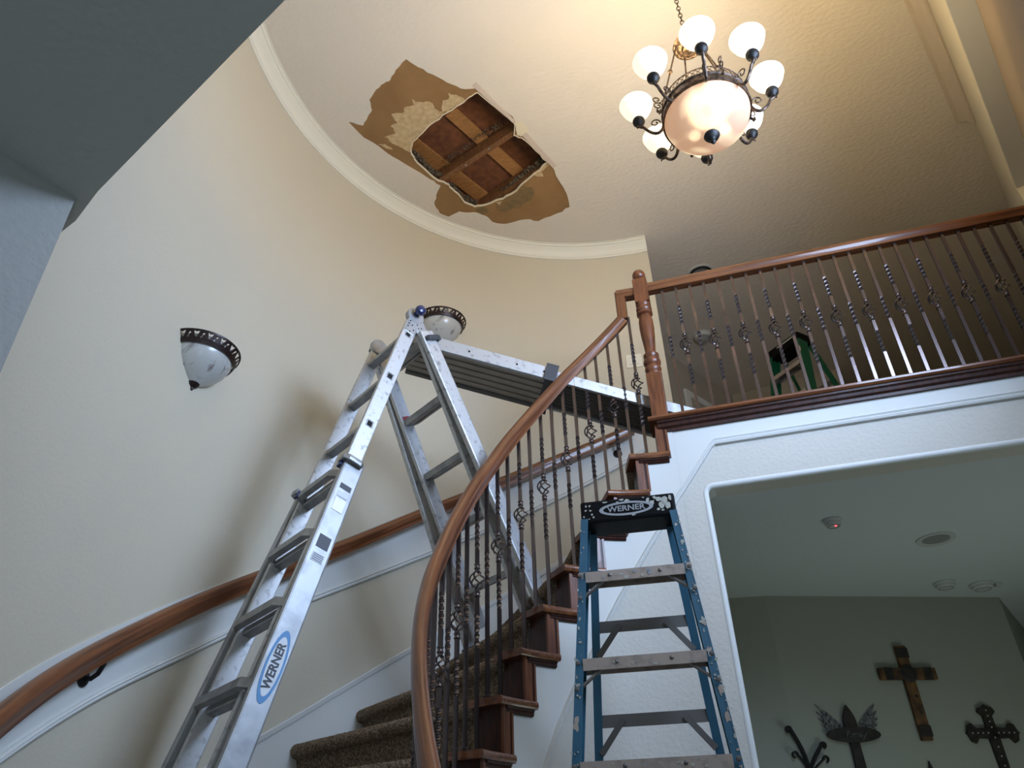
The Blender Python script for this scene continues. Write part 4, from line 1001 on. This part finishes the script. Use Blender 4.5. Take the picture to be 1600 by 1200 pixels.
# ================================================================ CEILING FIXTURES
def fixture(name, px, py, zc, R_, label, kind, cat, m=DETW, group=None):
    c_ = onZ(px, py, zc); t_ = thing(name, tuple(c_ - V((0, 0, .03))), label, cat, group)
    if kind == 'can':
        MB().lathe([(R_, 0), (R_, -.006), (R_ * .93, -.009), (R_ * .72, -.004), (R_ * .70, -.001), (R_ * .70, 0)], c_, 32).build('trim_ring', m, t_, smooth=True)
        MB().lathe([(R_ * .71, -.002), (R_ * .5, -.001), (0, -.001)], c_, 32).build('lamp_face', DETD, t_, smooth=True)
    elif kind == 'detector':
        MB().lathe([(R_, 0), (R_, -.010), (R_ * .95, -.014), (R_ * .88, -.016), (R_ * .86, -.03), (R_ * .78, -.036), (0, -.038)], c_, 32).build('housing', m, t_, smooth=True, auto=rad(30))
        mb = MB()
        for k in range(10): a = 2 * PI * k / 10; mb.obox(c_ + V((R_ * .6 * math.cos(a), R_ * .6 * math.sin(a), -.0378)), V((.010 * math.cos(a + PI / 2), .010 * math.sin(a + PI / 2), 0)), V((.002 * math.cos(a), .002 * math.sin(a), 0)), V((0, 0, .001)))
        mb.build('vent_slot', DETD, t_)
    return t_, c_
t_, c_ = fixture('recessed_light', 1095, 427, ZC, .115, 'round recessed light in the upper ceiling just above the landing handrail', 'can', 'ceiling light')
MB().lathe([(.098, -.006), (.094, -.012), (.078, -.012), (.076, -.004)], c_, 32).build('dark_ring', HOLE, t_, smooth=True)
fixture('smoke_detector', 1097, 524, ZC, .085, 'pale round detector on the hall ceiling seen between the landing balusters', 'detector', 'smoke detector')
t_, c_ = fixture('motion_sensor', 1300, 812, 3.05, .045, 'small round ceiling sensor with a red glowing light', 'detector', 'sensor')
MB().lathe([(0, -.004), (.005, -.002), (.005, .002)], c_ + V((.008, -.012, -.040)), 10).build('indicator', RED, t_)
fixture('recessed_light', 1462, 842, 3.05, .10, 'wide recessed can light in the low back room ceiling', 'can', 'ceiling light')
fixture('smoke_detector', 1475, 910, 3.05, .065, 'round white smoke detector without a side box on the back room ceiling', 'detector', 'smoke detector')
t_, c_ = fixture('smoke_detector', 1533, 912, 3.05, .072, 'white smoke detector with a small box attached at its side', 'detector', 'smoke detector')
MB().obox(c_ + V((.098, .02, -.012)), V((.022, .006, 0)), V((-.004, .016, 0)), V((0, 0, .012))).build('side_box', DETW, t_, bev=.003)

# ================================================================ CROSSES ON THE BACK WALL
WB0 = V((.238, 5.049, 0)); WD = (V((1.714, 5.622, 0)) - WB0).normalized(); WN = V((WD.y, -WD.x, 0))
def bw(px, py, off=.0): return onP(px, py, WB0 + WN * off, WN)
upv = V((0, 0, 1))
# vertical position helpers: build crosses upright in the wall plane
def wp(c_, a, b, off=.0): return c_ + WD * a + upv * b + WN * off
# barrel wood cross
ct = bw(1416, 1054); top_ = bw(1404, 1010); bot_ = bw(1438, 1158); lf = bw(1371, 1054); rt__ = bw(1460, 1055)
hT = (top_ - ct).z; hB = (ct - bot_).z; wL = (ct - lf).dot(WD); wR = (rt__ - ct).dot(WD)
t_ = thing('wall_cross', tuple(bot_), 'tall rustic wooden cross with dark metal bands and centre medallion, highest of the wall crosses', 'cross')
hw = .035
MB().obox(wp(ct, 0, (hT - hB) / 2, .012), WD * hw, upv * (hT + hB) / 2, WN * .012).build('upright', CRW, t_, bev=.005)
MB().obox(wp(ct, (wR - wL) / 2, 0, .018), WD * (wL + wR) / 2, upv * hw, WN * .012).build('crossbar', CRW, t_, bev=.005)
for a, b, v_ in ((0, hT - .045, 0), (0, -hB + .05, 0), (-wL + .06, 0, 1), (wR - .055, 0, 1)):
    MB().obox(wp(ct, a, b, .027), WD * (.027 if v_ else hw + .002), upv * (hw + .002 if v_ else .030), WN * .004).build('metal_band', CRD, t_, bev=.002)
MB().lathe([(0, .012), (.03, .010), (.048, .004), (.052, 0)], wp(ct, 0, 0, .03), 24, axis=WN).build('medallion', CRD, t_, smooth=True)
for b in (-.13, -.22, -.30): MB().lathe([(0, .006), (.008, .003), (.010, 0)], wp(ct, .01, b, .024), 10, axis=WN).build('nail', CRD, t_)
# studded dark cross
ct = bw(1549, 1146); top_ = bw(1533, 1104); hT = (top_ - ct).z
t_ = thing('wall_cross', tuple(ct - upv * .6), 'black cross with flared ends and rows of pale studs, at the right of the wall', 'cross')
A_ = (ct - bw(1510, 1146)).dot(WD); w2 = .032
def crossarm(L_, dirv, sidev, tp_=.055):
    pts = [(0, w2), (L_ * .62, w2 * .85), (L_ * .78, tp_), (L_ * .93, tp_ * .80), (L_, .012), (L_ + .010, 0)]
    return [ct + dirv * a + sidev * b + WN * .004 for a, b in pts] + [ct + dirv * a - sidev * b + WN * .004 for a, b in pts[::-1][1:]]
cr = MB()
for L_, dv, sv in ((hT, upv, WD), (A_, WD, upv), (A_, -WD, upv), (.42, -upv, WD)): cr.prism(crossarm(L_, dv, sv), WN * .018)
cr.build('cross_body', CRD, t_)
mb = MB()
for k in range(1, 5):
    for dv, L_ in ((upv, hT), (WD, A_), (-WD, A_)): mb.lathe([(0, .004), (.0045, .002), (.005, 0)], ct + dv * L_ * k / 4.8 + WN * .022, 8, axis=WN)
for k in range(7): mb.lathe([(0, .004), (.0045, .002), (.005, 0)], ct - upv * .05 * (k + .5) + WN * .022, 8, axis=WN)
mb.build('stud', SPLAT, t_)
# winged cross with the word
ct = bw(1331, 1149); top_ = bw(1324, 1102); hT = (top_ - ct).z; A_ = (bw(1373, 1149) - ct).dot(WD)
t_ = thing('wall_cross', tuple(ct - upv * .5), 'dark wooden cross with pewter angel wings and script lettering on its crossbar', 'cross')
def petal(c0, dv, sv, L_, w_, off, th, n=10, pinch=1.0):
    pts = []
    for i in range(n + 1): t = i / n; pts.append(c0 + dv * L_ * t + sv * w_ * math.sin(PI * (.18 + .82 * t)) ** pinch + WN * off)
    for i in range(n + 1): t = 1 - i / n; pts.append(c0 + dv * L_ * t - sv * w_ * math.sin(PI * (.18 + .82 * t)) ** pinch + WN * off)
    return pts
MB().prism(petal(ct + upv * .0, upv, WD, hT, .040, .004, .016), WN * .016).build('upright', CRD, t_)
MB().prism([wp(ct, -.026, 0, .004), wp(ct, .026, 0, .004), wp(ct, .038, -.42, .004), wp(ct, -.038, -.42, .004)], WN * .016).build('upright', CRD, t_)
cbp = [ct + WD * A_ * math.cos(2 * PI * i / 32) + upv * .042 * math.sin(2 * PI * i / 32) * (1 if abs(math.cos(2 * PI * i / 32)) < .99 else 0) + WN * .018 for i in range(32)]
MB().prism(cbp, WN * .012).build('crossbar', CRD, t_)
text_mesh('Family', .048, PEWT, ct + WN * .0315 + WD * .01, WD, upv, t_, shear=.35, squash=1.0, depth=.0008)
for sg in (-1, 1):
    wg = MB(); b0 = wp(ct, sg * .03, .01, .003)
    for k in range(7):      # feathers fanning up and out
        an = rad(33 + k * 4.5 if k < 7 else 0); L_ = .225 - .024 * k
        an = rad(46 - 9 * k); dv = WD * sg * math.cos(an) + upv * math.sin(an); sv = -WD * sg * math.sin(an) + upv * math.cos(an)
        wg.prism([p for p in petal(b0 + WN * .0012 * k, dv, sv, L_, .017, .0, .004, 6)], WN * .004)
    wg.build('wing', PEWT, t_)
# small tip of another ornament
ct = bw(1452, 1196)
MB().prism([wp(ct, -.02, -.15, .002), wp(ct, .03, -.15, .002), wp(ct, .014, -.03, .002), wp(ct, .0, .022, .002), wp(ct, -.012, -.02, .002)], WN * .012).build('wall_ornament', CRD)
tag(bpy.data.objects['wall_ornament'], 'small pointed dark wall ornament, only its tip showing between the crosses', 'ornament')
# scrolled iron ornament at the left
t_ = thing('iron_scroll_decor', tuple(bw(1262, 1200) - upv * .4), 'black iron wall ornament of four splayed rods with curled tips', 'ornament')
root_ = bw(1268, 1225, .02)
def rod(tip_px, curl, dirx, w_=.0085):
    tip = bw(tip_px[0], tip_px[1], .02); pts = []
    for i in range(9): t = i / 8; p = root_.lerp(tip, t) + WD * (-dirx) * .025 * math.sin(PI * t) * 1.0; pts.append(p)
    for i in range(1, 12): th = i / 11 * 1.4 * PI; pts.append(tip + WD * dirx * curl * (1 - math.cos(th)) * (1 - .3 * i / 11) + upv * curl * math.sin(th) * (1 - .3 * i / 11))
    MB().sweep(pts, [(-w_ * .5, -.008), (w_ * .5, -.008), (w_ * .5, .008), (-w_ * .5, .008)], ups=[WN] * len(pts)).build('curled_rod', DIRON, t_)
rod((1235, 1140), .014, -1, .018); rod((1283, 1165), .014, 1, .018); rod((1247, 1180), .020, -1); rod((1286, 1187), .020, 1)

for o in bpy.data.objects:
    if '_org' in o: del o['_org']
